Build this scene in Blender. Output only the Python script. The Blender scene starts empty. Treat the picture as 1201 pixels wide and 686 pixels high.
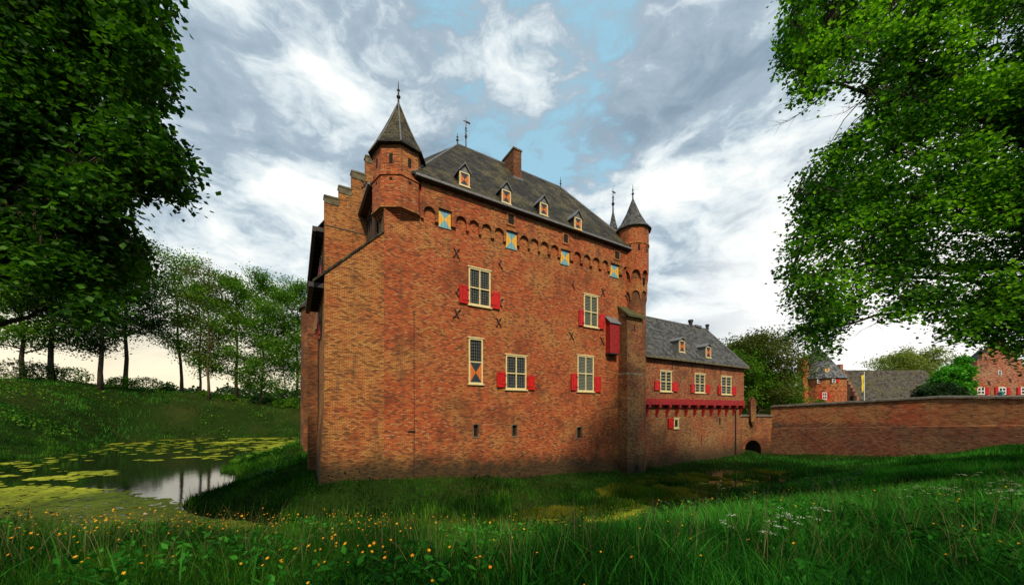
import bpy, math, random
import numpy as np
from mathutils import Vector, Matrix, noise
random.seed(7); RNG = np.random.default_rng(7)
S = bpy.context.scene; COL = S.collection; R = math.radians

# ---------------------------------------------------------------- camera
FPX, CX, HY = 416.0, 600.0, 480.0          # focal length, principal column and horizon row of a 1201 px wide picture
cam_d = bpy.data.cameras.new('camera'); cam = bpy.data.objects.new('camera', cam_d); COL.objects.link(cam)
cam.location = (0, 0, 0); cam.rotation_euler = (R(90), 0, 0)
cam_d.sensor_width = 36; cam_d.lens = 36 * FPX / 1201; cam_d.shift_y = (HY - 343) / 1201; cam_d.clip_end = 6000; cam_d.clip_start = .05
S.camera = cam

# ---------------------------------------------------------------- node helpers
class NT:
    def __init__(s, nt): s.t = nt; s.n = nt.nodes; s.l = nt.links
    def new(s, kind, ins=None, **props):
        nd = s.n.new(kind)
        for k, v in props.items(): setattr(nd, k, v)
        for k, v in (ins or {}).items():
            if isinstance(v, bpy.types.NodeSocket): s.l.new(v, nd.inputs[k])
            else: nd.inputs[k].default_value = v
        return nd
    def m(s, op, a, b=0.0, c=0.0, clamp=False):
        return s.new('ShaderNodeMath', {0: a, 1: b, 2: c}, operation=op, use_clamp=clamp).outputs[0]
    def vm(s, op, a, b=(0, 0, 0)):
        nd = s.new('ShaderNodeVectorMath', {0: a, 1: b}, operation=op)
        return nd.outputs['Value' if op in ('DOT_PRODUCT', 'LENGTH') else 'Vector']
    def mix(s, f, a, b, mode='MIX'):
        nd = s.new('ShaderNodeMix', data_type='RGBA', blend_type=mode)
        for k, v in ((0, f), (6, a), (7, b)):
            if isinstance(v, bpy.types.NodeSocket): s.l.new(v, nd.inputs[k])
            else: nd.inputs[k].default_value = v if k == 0 else (*v, 1) if len(v) == 3 else v
        return nd.outputs[2]
    def noise(s, vec, scale, detail=4, rough=.55, dist=0.0):
        return s.new('ShaderNodeTexNoise', {'Vector': vec, 'Scale': scale, 'Detail': detail, 'Roughness': rough, 'Distortion': dist}).outputs[0]
    def ramp(s, f, stops, interp='LINEAR'):
        nd = s.new('ShaderNodeValToRGB', {0: f}); cr = nd.color_ramp; cr.interpolation = interp
        while len(cr.elements) < len(stops): cr.elements.new(.5)
        for e, (p, c) in zip(cr.elements, stops): e.position = p; e.color = (*c, 1) if len(c) == 3 else c
        return nd.outputs[0]
    def smooth(s, v, lo, hi, a=0.0, b=1.0):
        return s.new('ShaderNodeMapRange', {0: v, 1: lo, 2: hi, 3: a, 4: b}, interpolation_type='SMOOTHSTEP').outputs[0]

# ---------------------------------------------------------------- sky and sun
SUN_EL, SUN_AZ = 43.0, 168.0               # azimuth clockwise from +Y: behind the camera, to its right
W = bpy.data.worlds.new('World'); S.world = W; W.use_nodes = True
n = NT(W.node_tree); n.n.clear()
sky = n.new('ShaderNodeTexSky', sky_type='NISHITA', sun_disc=False, sun_elevation=R(SUN_EL), sun_rotation=R(SUN_AZ), altitude=0, air_density=1.0, dust_density=1.0, ozone_density=1.5)
gen = n.new('ShaderNodeTexCoord').outputs['Generated']
dirn = n.vm('NORMALIZE', gen)
sep = n.new('ShaderNodeSeparateXYZ', {0: dirn}); dz = sep.outputs[2]
pl = n.vm('MULTIPLY', dirn, (1.0, 1.0, 1.9))          # cloud space: stretched level, as cloud decks are
def lobe(px, py, lo, hi):                  # soft spot of sky round one direction
    d = Vector(((px - CX) / FPX, 1, (HY - py) / FPX)).normalized()
    return n.smooth(n.vm('DOT_PRODUCT', dirn, tuple(d)), math.cos(R(hi)), math.cos(R(lo)))
warp = n.new('ShaderNodeTexNoise', {'Vector': pl, 'Scale': 2.6, 'Detail': 5.0}).outputs['Color']
plw = n.vm('ADD', pl, n.vm('MULTIPLY', n.vm('SUBTRACT', warp, (.5, .5, .5)), (.34, .34, .34)))
big = n.noise(n.vm('ADD', plw, (3.7, 1.2, .0)), 1.6, 8, .55)
mid = n.noise(n.vm('ADD', plw, (8.1, 4.4, .3)), 3.6, 12, .6)
fine = n.noise(n.vm('ADD', plw, (1.1, 9.4, .7)), 8.0, 12, .62)
hole = n.m('MAXIMUM', n.m('MULTIPLY', lobe(610, 80, 0, 21), .17), n.m('MULTIPLY', lobe(640, 210, 0, 16), .18))
hole = n.m('MAXIMUM', hole, n.m('MULTIPLY', lobe(560, 30, 0, 10), .16))
glow = n.m('ADD', n.m('ADD', n.m('MULTIPLY', lobe(1080, 400, 4, 30), .42), n.m('MULTIPLY', lobe(745, 235, 1, 9), .24)),
           n.m('ADD', n.m('MULTIPLY', lobe(400, 225, 1, 14), .30), n.m('MULTIPLY', lobe(250, 430, 3, 22), .45)))
glow = n.m('ADD', glow, n.m('ADD', n.m('MULTIPLY', lobe(225, 80, 1, 11), .22), n.m('MULTIPLY', lobe(960, 190, 2, 14), .20)))
cover = n.smooth(n.m('SUBTRACT', n.m('ADD', n.m('MULTIPLY', mid, .75), n.m('MULTIPLY', fine, .35)), n.m('MULTIPLY', hole, 1.0)), .335, .43)
lum = n.m('ADD', n.m('ADD', n.m('MULTIPLY', big, .85), n.m('MULTIPLY', mid, 1.05)), n.m('MULTIPLY', glow, .50))
lum = n.m('ADD', lum, n.m('MULTIPLY', n.m('SUBTRACT', fine, .5), .5))
K = 10.0                                    # cloud brightness against the 0.1 background strength
def k3(r, g, b): return (r * K, g * K, b * K)
cloud = n.ramp(n.m('SUBTRACT', lum, .54), [(.10, (.17, .24, .31)), (.32, (.25, .34, .425)), (.46, (.36, .45, .53)), (.56, (.64, .72, .76)), (.70, (.95, .96, .92))])
cloud = n.vm('MULTIPLY', cloud, (K, K, K))
warm = n.m('MULTIPLY', n.smooth(dz, .34, .0), lobe(230, 450, 8, 55))
cloud = n.mix(n.m('MULTIPLY', warm, .9), cloud, k3(.98, .84, .56))
cloud = n.mix(n.m('MULTIPLY', lobe(1080, 410, 6, 29), .85), cloud, k3(1.0, .98, .95))
blue = n.vm('MULTIPLY', sky.outputs[0], (1.05, 1.42, 1.35))
blue = n.mix(.7, blue, k3(.38, .66, .80))
col = n.mix(cover, blue, cloud)
bg = n.new('ShaderNodeBackground', {'Color': col, 'Strength': .1})
n.new('ShaderNodeOutputWorld', {'Surface': bg.outputs[0]})

sd = bpy.data.lights.new('sun', 'SUN'); sd.energy = 3.3; sd.angle = R(5); sd.color = (1, .80, .56)
so = bpy.data.objects.new('sun', sd); COL.objects.link(so)
so.rotation_euler = (R(90 - SUN_EL), 0, R(180 - SUN_AZ)); so.location = (20, -30, 40)

S.view_settings.view_transform = 'Standard'; S.view_settings.look = 'None'; S.view_settings.exposure = 0.2; S.view_settings.gamma = 1

# ---------------------------------------------------------------- materials
def mat(name, build):
    m = bpy.data.materials.new(name); m.use_nodes = True; t = NT(m.node_tree); t.n.clear()
    out = t.new('ShaderNodeOutputMaterial'); t.l.new(build(t), out.inputs[0]); return m
def bsdf(t, col, rough=.8, bump=None, bstr=.5, bdist=.02, **kw):
    b = t.new('ShaderNodeBsdfPrincipled', {'Roughness': rough})
    if isinstance(col, bpy.types.NodeSocket): t.l.new(col, b.inputs['Base Color'])
    else: b.inputs['Base Color'].default_value = (*col, 1)
    for k, v in kw.items():
        k = k.replace('_', ' ')
        if isinstance(v, bpy.types.NodeSocket): t.l.new(v, b.inputs[k])
        else: b.inputs[k].default_value = v
    if bump is not None:
        bn = t.new('ShaderNodeBump', {'Height': bump, 'Strength': bstr, 'Distance': bdist}); t.l.new(bn.outputs[0], b.inputs['Normal'])
    return b.outputs[0]
def grid_cells(t, w, h, gap, wob=.012):
    uv = t.new('ShaderNodeTexCoord').outputs['UV']
    wn = t.new('ShaderNodeTexNoise', {'Vector': uv, 'Scale': 2.3, 'Detail': 3.0}).outputs['Color']
    uv = t.vm('ADD', uv, t.vm('MULTIPLY', t.vm('SUBTRACT', wn, (.5, .5, .5)), (wob * 3, wob * 3, 0)))
    s = t.new('ShaderNodeSeparateXYZ', {0: uv})
    x = t.m('DIVIDE', s.outputs[0], w); z = t.m('DIVIDE', s.outputs[1], h)
    row = t.m('FLOOR', z); x = t.m('ADD', x, t.m('MULTIPLY', t.m('MODULO', t.m('ABSOLUTE', row), 2.0), .5))
    x = t.m('ADD', x, t.m('MULTIPLY', t.m('SINE', t.m('MULTIPLY', row, 12.9)), .08))
    c = t.m('FLOOR', x); fx = t.m('SUBTRACT', x, c); fz = t.m('SUBTRACT', z, row)
    ex = t.m('MULTIPLY', t.m('MINIMUM', fx, t.m('SUBTRACT', 1.0, fx)), w); ez = t.m('MULTIPLY', t.m('MINIMUM', fz, t.m('SUBTRACT', 1.0, fz)), h)
    mask = t.smooth(t.m('MINIMUM', ex, ez), gap * .3, gap)
    cell = t.new('ShaderNodeCombineXYZ', {0: c, 1: row}).outputs[0]
    wn = t.new('ShaderNodeTexWhiteNoise', {'Vector': cell}, noise_dimensions='3D')
    return mask, wn.outputs['Value'], wn.outputs['Color'], fz
def brick(name, ochre=.0, moss_z=None, moss_w=2.2, dark=0.0, w=.235, h=.082, tint=(1, 1, 1), stain_z=None, even=.14, sl=0.0):
    def f(t):
        mask, rv, rc, fz = grid_cells(t, w, h, .017, .005)
        ob = t.new('ShaderNodeTexCoord').outputs['Object']; oz = t.new('ShaderNodeSeparateXYZ', {0: ob}).outputs[2]
        red = t.ramp(rv, [(0, (.07, .025, .016)), (.10, (.18, .05, .022)), (.25, (.33, .072, .022)), (.55, (.48, .11, .03)), (.8, (.55, .155, .042)), (.93, (.50, .25, .09)), (1, (.52, .38, .2))])
        och = t.ramp(rv, [(0, (.08, .045, .02)), (.15, (.22, .09, .03)), (.4, (.42, .19, .055)), (.65, (.50, .27, .08)), (.85, (.55, .36, .14)), (1, (.52, .15, .04))])
        n1 = t.noise(t.vm('ADD', ob, (2.2, .3, 5.1)), .33, 4, .6); n2 = t.noise(ob, .8, 5, .65)
        c = t.mix(t.smooth(t.m('ADD', t.m('ADD', t.m('MULTIPLY', n1, .8), t.m('MULTIPLY', n2, .3)), ochre), .52, .70), red, och)
        n3 = t.noise(t.vm('ADD', ob, (9.2, 3.3, 1.1)), .5, 6, .65)
        c = t.mix(even, c, t.mix(t.smooth(t.m('ADD', n1, ochre), .40, .62), (.42, .085, .026), (.40, .19, .065)))
        c = t.mix(t.m('MULTIPLY', t.smooth(t.m('ADD', n3, dark), .50, .68), .85), c, t.mix(1.0, c, (.42, .30, .28), 'MULTIPLY'))
        mort_shade = t.mix(n2, (.20, .13, .065), (.07, .045, .028))  # mortar, darkened so the shade in the joints is part of its colour
        c = t.mix(mask, mort_shade, c)
        sp = t.new('ShaderNodeTexNoise', {'Vector': ob, 'Scale': 26.0, 'Detail': 3.0}).outputs[0]
        c = t.mix(.55, c, t.ramp(sp, [(.25, (.35, .35, .35)), (.5, (1, 1, 1)), (.75, (1.5, 1.5, 1.5))]), 'MULTIPLY')
        c = t.mix(1.0, c, tint, 'MULTIPLY')
        # streaks of dirt running down
        st = t.noise(t.vm('MULTIPLY', ob, (1.5, 1.5, .18)), 1.3, 5, .6)
        c = t.mix(t.m('MULTIPLY', t.smooth(st, .54, .72), .45), c, (.07, .045, .028))
        if stain_z is not None:
            e = t.smooth(t.m('ADD', oz, t.m('MULTIPLY', t.m('SUBTRACT', n2, .5), 1.2)), stain_z + .35, stain_z - .15)
            c = t.mix(t.m('MULTIPLY', e, t.smooth(n3, .2, .7, .85, .45)), c, t.mix(t.m('MULTIPLY', mask, rv), (.03, .022, .018), (.16, .10, .065)))
        if moss_z is not None:
            ox = t.new('ShaderNodeSeparateXYZ', {0: ob}).outputs[0]; e = t.smooth(t.m('ADD', t.m('ADD', oz, t.m('MULTIPLY', ox, sl)), t.m('MULTIPLY', t.m('SUBTRACT', n2, .5), 2.0)), moss_z, moss_z - moss_w)
            ms = t.mix(t.m('MULTIPLY', sp, rv), (.018, .015, .005), (.11, .07, .02))
            c = t.mix(t.m('MULTIPLY', e, .94), c, t.mix(mask, t.mix(.5, ms, (.012, .01, .006)), ms))
        hgt = t.m('ADD', t.m('MULTIPLY', mask, t.m('ADD', .6, t.m('MULTIPLY', rv, .5))), t.m('MULTIPLY', sp, .45))
        return bsdf(t, c, .92, hgt, .9, .018)
    return mat(name, f)
M = {}
M['brick'] = brick('red_brick', moss_z=-2.0, moss_w=1.5, sl=.052, tint=(1.2, .98, .82))
M['brick_ochre'] = brick('ochre_brick', ochre=.13, moss_z=-2.0, moss_w=1.6, sl=.052, tint=(1.2, 1.0, .80))
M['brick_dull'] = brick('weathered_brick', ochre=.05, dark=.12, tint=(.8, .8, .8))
M['brick_annex'] = brick('annexe_brick', moss_z=-3.2, moss_w=2.0, tint=(.95, .92, 1.0))
M['brick_low'] = brick('annexe_lower_brick', ochre=.06, moss_z=-2.9, moss_w=2.4, tint=(.88, .86, .88))
M['brick_wall'] = brick('moat_wall_brick', dark=.0, ochre=.07, w=.27, h=.09, even=.3, stain_z=-1.6, tint=(1.12, .98, 1.05))
M['brick_orange'] = brick('orange_brick', w=.28, h=.1, tint=(1.25, 1.05, .9), dark=-.2)
M['brick_pink'] = brick('pink_brick', w=.26, h=.09, tint=(1.1, 1.25, 1.9), dark=-.05)
def slate(name, base=(.045, .045, .042), moss=.6, w=.34, h=.27):
    def f(t):
        mask, rv, rc, fz = grid_cells(t, w, h, .022, .01)
        ob = t.new('ShaderNodeTexCoord').outputs['Object']
        c = t.mix(rv, tuple(x * .4 for x in base), tuple(x * 2.2 for x in base))
        n1 = t.noise(ob, .7, 6, .7); n2 = t.noise(ob, 9, 4, .7)
        c = t.mix(t.m('MULTIPLY', t.smooth(t.m('ADD', n1, t.m('MULTIPLY', n2, .35)), .62, .82), moss), c, (.11, .10, .045))
        c = t.mix(t.m('MULTIPLY', t.smooth(n2, .60, .72), .5), c, (.17, .165, .14))
        c = t.mix(mask, (.012, .012, .012), c)
        hgt = t.m('ADD', t.m('MULTIPLY', t.m('SUBTRACT', 1.0, fz), .8), t.m('ADD', t.m('MULTIPLY', rv, .5), t.m('MULTIPLY', n2, .5)))
        return bsdf(t, c, .8, hgt, .9, .04, Specular_IOR_Level=.25)
    return mat(name, f)
M['slate'] = slate('old_slate', (.020, .019, .015), .85); M['slate_new'] = slate('slate', (.055, .06, .063), .15)
M['slate_far'] = slate('mossy_roof', (.055, .052, .045), .75, .35, .28); M['slate_blue'] = slate('blue_slate', (.10, .11, .12), .05)
def plain(name, c, rough=.7, var=.25, scale=6.0, bst=.3, **kw):
    def f(t):
        ob = t.new('ShaderNodeTexCoord').outputs['Object']; nz = t.noise(ob, scale, 5, .65)
        cc = t.mix(t.smooth(nz, .3, .72), tuple(x * (1 - var) for x in c), tuple(min(1, x * (1 + var)) for x in c))
        return bsdf(t, cc, rough, nz, bst, .01, **kw)
    return mat(name, f)
M['cream'] = plain('cream_paint', (.72, .63, .33), .5, .14)
M['white'] = plain('white_paint', (.8, .8, .78), .5, .06)
M['red'] = plain('red_paint', (.55, .012, .008), .42, .22, 3.0)
M['redbeam'] = plain('dark_red_paint', (.30, .012, .010), .55, .35, 4.0)
M['orange'] = plain('orange_paint', (.62, .17, .02), .55, .2)
M['navy'] = plain('navy_paint', (.025, .04, .06), .5, .3)
M['yellow'] = plain('yellow_paint', (.78, .45, .04), .55, .15)
M['sky_paint'] = plain('light_blue_paint', (.16, .40, .50), .55, .15)
M['lead'] = plain('lead', (.16, .17, .18), .5, .3); M['iron'] = plain('iron', (.018, .016, .015), .6, .3)
M['dark'] = plain('dark_void', (.008, .007, .006), .95, .2)
M['timber'] = plain('dark_timber', (.035, .022, .014), .8, .45, 3.0)
M['stone'] = plain('mossy_stone', (.13, .115, .07), .9, .5, 2.5, .6)
M['coping'] = plain('grey_coping', (.12, .11, .085), .9, .5, 3.5, .6)
M['mortar_moss'] = plain('moss', (.07, .075, .025), .95, .5, 5)
M['louvre'] = plain('louvre', (.13, .15, .12), .6, .2)
M['flagcloth'] = plain('yellow_cloth', (.8, .62, .03), .7, .1)
M['teal'] = plain('teal_metal', (.08, .22, .22), .4, .1)
def f_glass(t):
    ob = t.new('ShaderNodeTexCoord').outputs['Object']; nz = t.noise(ob, 5, 2)
    return bsdf(t, (.012, .018, .02), .09, nz, .12, .03, Specular_IOR_Level=.55)
M['glass'] = mat('old_glass', f_glass)
def f_bark(t):
    ob = t.new('ShaderNodeTexCoord').outputs['Object']
    nz = t.noise(t.vm('MULTIPLY', ob, (6, 6, 1.2)), 2, 6, .7)
    return bsdf(t, t.ramp(nz, [(.3, (.018, .014, .009)), (.7, (.075, .055, .035))]), .95, nz, .9, .04)
M['bark'] = mat('bark', f_bark)
def f_bark2(t):
    ob = t.new('ShaderNodeTexCoord').outputs['Object']
    nz = t.noise(t.vm('MULTIPLY', ob, (6, 6, 1.2)), 2, 6, .7)
    return bsdf(t, t.ramp(nz, [(.3, (.05, .035, .015)), (.7, (.14, .10, .05))]), .95, nz, .9, .04)
M['bark_light'] = mat('pale_bark', f_bark2)
def leaf(name, a, b, c, trans=.35, rough=.55, clump=0.5, spec=.2):
    def f(t):
        g = t.new('ShaderNodeNewGeometry'); ob = t.new('ShaderNodeTexCoord').outputs['Object']
        nz = t.noise(ob, clump, 3, .6)
        v = t.m('ADD', t.m('MULTIPLY', g.outputs['Random Per Island'], .5), t.m('MULTIPLY', t.smooth(nz, .34, .66), .55))
        cc = t.ramp(v, [(.1, a), (.5, b), (.92, c)])
        p = bsdf(t, cc, rough, Specular_IOR_Level=spec)
        tr = t.new('ShaderNodeBsdfTranslucent', {'Color': t.mix(1.0, cc, (1.5, 1.5, .6), 'MULTIPLY')})
        return t.new('ShaderNodeMixShader', {0: trans, 1: p, 2: tr.outputs[0]}).outputs[0]
    return mat(name, f)
M['leaf_left'] = leaf('dark_lime_leaf', (.004, .02, .003), (.020, .085, .006), (.08, .24, .016), .35)
M['leaf_right'] = leaf('maple_leaf', (.008, .035, .004), (.035, .15, .010), (.20, .50, .022), .46, clump=.45)
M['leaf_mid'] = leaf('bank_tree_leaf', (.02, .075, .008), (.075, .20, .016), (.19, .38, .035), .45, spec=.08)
M['leaf_olive'] = leaf('olive_leaf', (.03, .05, .008), (.075, .11, .018), (.16, .19, .04), .4)
M['leaf_bright'] = leaf('bright_leaf', (.02, .12, .006), (.05, .27, .012), (.12, .42, .03), .35)
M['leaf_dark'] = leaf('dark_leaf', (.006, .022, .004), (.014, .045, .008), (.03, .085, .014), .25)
M['leaf_pale'] = leaf('pale_leaf', (.09, .14, .02), (.19, .26, .05), (.30, .36, .10), .4)
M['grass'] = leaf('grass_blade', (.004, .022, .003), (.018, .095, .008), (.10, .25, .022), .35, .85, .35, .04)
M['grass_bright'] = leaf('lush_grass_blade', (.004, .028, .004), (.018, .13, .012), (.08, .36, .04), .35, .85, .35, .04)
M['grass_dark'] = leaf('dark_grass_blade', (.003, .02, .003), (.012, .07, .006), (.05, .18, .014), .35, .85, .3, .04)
M['rim_sedge'] = leaf('rim_sedge', (.06, .09, .008), (.15, .17, .015), (.26, .26, .03), .35, .85, .5, .04)
M['seed'] = leaf('seed_head', (.09, .085, .03), (.15, .14, .06), (.22, .20, .10), .3)
M['butter'] = leaf('orange_petal', (.65, .24, .008), (.78, .38, .01), (.85, .52, .02), .3)
M['umbel'] = leaf('white_petal', (.40, .48, .38), (.55, .62, .52), (.7, .76, .66), .3)
M['duckweed'] = leaf('duckweed', (.13, .17, .006), (.25, .30, .010), (.42, .46, .03), .1, .8, .25)
def f_ground(t):
    ob = t.new('ShaderNodeTexCoord').outputs['Object']; nz = t.noise(ob, 1.2, 7, .7); n2 = t.noise(ob, .08, 4, .6)
    c = t.mix(nz, (.008, .020, .004), (.025, .05, .010))
    c = t.mix(t.smooth(n2, .45, .7), c, (.035, .045, .012))
    return bsdf(t, c, .95, nz, .8, .1, Specular_IOR_Level=.0)
M['ground'] = mat('soil_and_turf', f_ground)
def f_water(t):
    ob = t.new('ShaderNodeTexCoord').outputs['Object']
    nz = t.noise(t.vm('MULTIPLY', ob, (1, 1.6, 1)), 1.5, 4, .6)
    return bsdf(t, (.006, .009, .004), .05, nz, .05, .08, Specular_IOR_Level=.8)
M['water'] = mat('pond_water', f_water)

# ---------------------------------------------------------------- mesh helpers
def tag(o, label=None, cat=None, group=None, kind=None):
    for k, v in (('label', label), ('category', cat), ('group', group), ('kind', kind)):
        if v: o[k] = v
    return o
def thing(name, label, cat, loc=(0, 0, 0), rz=0.0, group=None):
    o = bpy.data.objects.new(name, None); COL.objects.link(o); o.location = loc; o.rotation_euler = (0, 0, rz)
    o.empty_display_size = .3
    return tag(o, label, cat, group)
def uvs(me):
    nf = len(me.polygons)
    if not nf: return
    uv = me.uv_layers.new(name='UVMap')
    nl = len(me.loops); vi = np.empty(nl, np.int32); me.loops.foreach_get('vertex_index', vi)
    co = np.empty(len(me.vertices) * 3, np.float32); me.vertices.foreach_get('co', co); co = co.reshape(-1, 3)
    fn = np.empty(nf * 3, np.float32); me.polygons.foreach_get('normal', fn); fn = fn.reshape(-1, 3)
    lt = np.empty(nf, np.int32); me.polygons.foreach_get('loop_total', lt)
    N_ = np.repeat(fn, lt, axis=0)
    t = np.stack([-N_[:, 1], N_[:, 0], np.zeros(len(N_))], 1)
    ln = np.linalg.norm(t, axis=1); flat = ln < .1
    t[flat] = (1, 0, 0); ln[flat] = 1; t /= ln[:, None]
    b = np.cross(N_, t); p = co[vi]
    out = np.stack([(p * t).sum(1), (p * b).sum(1)], 1).astype(np.float32)
    uv.data.foreach_set('uv', out.ravel())
class MB:
    def __init__(s): s.v = []; s.f = []; s.mi = []
    def add(s, vs, fs, mi=0):
        o = len(s.v); s.v += [tuple(p) for p in vs]; s.f += [tuple(i + o for i in f) for f in fs]; s.mi += [mi] * len(fs); return s
    def box(s, x0, x1, y0, y1, z0, z1, mi=0):
        return s.add([(x0, y0, z0), (x1, y0, z0), (x1, y1, z0), (x0, y1, z0), (x0, y0, z1), (x1, y0, z1), (x1, y1, z1), (x0, y1, z1)],
                     [(0, 3, 2, 1), (4, 5, 6, 7), (0, 1, 5, 4), (1, 2, 6, 5), (2, 3, 7, 6), (3, 0, 4, 7)], mi)
    def hexa(s, p, mi=0):                   # eight corners, bottom ring then top ring
        return s.add(p, [(0, 3, 2, 1), (4, 5, 6, 7), (0, 1, 5, 4), (1, 2, 6, 5), (2, 3, 7, 6), (3, 0, 4, 7)], mi)
    def prism(s, poly, y0, y1, mi=0):       # polygon of (x, z), counter-clockwise seen from -y, extruded along y
        k = len(poly); vs = [(x, y0, z) for x, z in poly] + [(x, y1, z) for x, z in poly]
        fs = [tuple(range(k)), tuple(range(2 * k - 1, k - 1, -1))] + [(i, i + k, (i + 1) % k + k, (i + 1) % k) for i in range(k)]
        return s.add(vs, fs, mi)
    def prism_x(s, poly, x0, x1, mi=0):     # polygon of (y, z) extruded along x
        k = len(poly); vs = [(x0, y, z) for y, z in poly] + [(x1, y, z) for y, z in poly]
        fs = [tuple(range(k - 1, -1, -1)), tuple(range(k, 2 * k))] + [(i, (i + 1) % k, (i + 1) % k + k, i + k) for i in range(k)]
        return s.add(vs, fs, mi)
    def lathe(s, cx, cy, prof, seg=24, rot=0.0, mi=0, cap=True):   # prof: (radius, z) from bottom to top
        vs = []; fs = []
        for r, z in prof:
            for k in range(seg):
                a = rot + 2 * math.pi * k / seg; vs.append((cx + r * math.cos(a), cy + r * math.sin(a), z))
        for j in range(len(prof) - 1):
            for k in range(seg):
                k2 = (k + 1) % seg; fs.append((j * seg + k, j * seg + k2, (j + 1) * seg + k2, (j + 1) * seg + k))
        if cap: fs.append(tuple(range(seg - 1, -1, -1))); fs.append(tuple((len(prof) - 1) * seg + k for k in range(seg)))
        return s.add(vs, fs, mi)
    def tube(s, pts, rad, seg=6, mi=0):
        pts = [Vector(p) for p in pts]; k = len(pts); rad = rad if hasattr(rad, '__len__') else [rad] * k
        vs = []; fs = []; ref = Vector((.31, .22, .92))
        for i, p in enumerate(pts):
            d = (pts[min(i + 1, k - 1)] - pts[max(i - 1, 0)]).normalized()
            r_ = ref if abs(d.dot(ref)) < .95 else Vector((1, 0, 0))
            a = d.cross(r_).normalized(); b = d.cross(a)
            for j in range(seg):
                th = 2 * math.pi * j / seg; vs.append(p + a * (rad[i] * math.cos(th)) + b * (rad[i] * math.sin(th)))
        for i in range(k - 1):
            for j in range(seg):
                j2 = (j + 1) % seg; fs.append((i * seg + j, i * seg + j2, (i + 1) * seg + j2, (i + 1) * seg + j))
        fs.append(tuple(range(seg))); fs.append(tuple((k - 1) * seg + j for j in range(seg)))
        return s.add(vs, fs, mi)
    def build(s, name, mats, parent=None, smooth=False, fix=True):
        me = bpy.data.meshes.new(name); me.from_pydata([tuple(p) for p in s.v], [], s.f)
        for m_ in (mats if isinstance(mats, (list, tuple)) else [mats]): me.materials.append(M[m_] if isinstance(m_, str) else m_)
        me.polygons.foreach_set('material_index', s.mi)
        if fix:
            import bmesh
            bm = bmesh.new(); bm.from_mesh(me); bmesh.ops.recalc_face_normals(bm, faces=bm.faces); bm.to_mesh(me); bm.free()
        uvs(me)
        if smooth: me.polygons.foreach_set('use_smooth', [True] * len(me.polygons))
        o = bpy.data.objects.new(name, me); COL.objects.link(o)
        if parent is not None: o.parent = parent
        return o
def raw_mesh(name, V, F, m, parent=None, extra=None):
    """numpy mesh: V (n,3), F list of int arrays (k, 3|4)"""
    me = bpy.data.meshes.new(name); me.vertices.add(len(V)); me.vertices.foreach_set('co', np.ascontiguousarray(V, np.float32).ravel())
    nl = sum(f.size for f in F); nf = sum(len(f) for f in F)
    me.loops.add(nl); me.polygons.add(nf)
    me.loops.foreach_set('vertex_index', np.concatenate([f.ravel() for f in F]).astype(np.int32))
    tot = np.concatenate([np.full(len(f), f.shape[1], np.int32) for f in F])
    st = np.concatenate([[0], np.cumsum(tot)[:-1]]).astype(np.int32)
    me.polygons.foreach_set('loop_start', st); me.update(calc_edges=True)
    me.materials.append(M[m]); o = bpy.data.objects.new(name, me); COL.objects.link(o)
    if parent is not None: o.parent = parent
    return o

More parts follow.
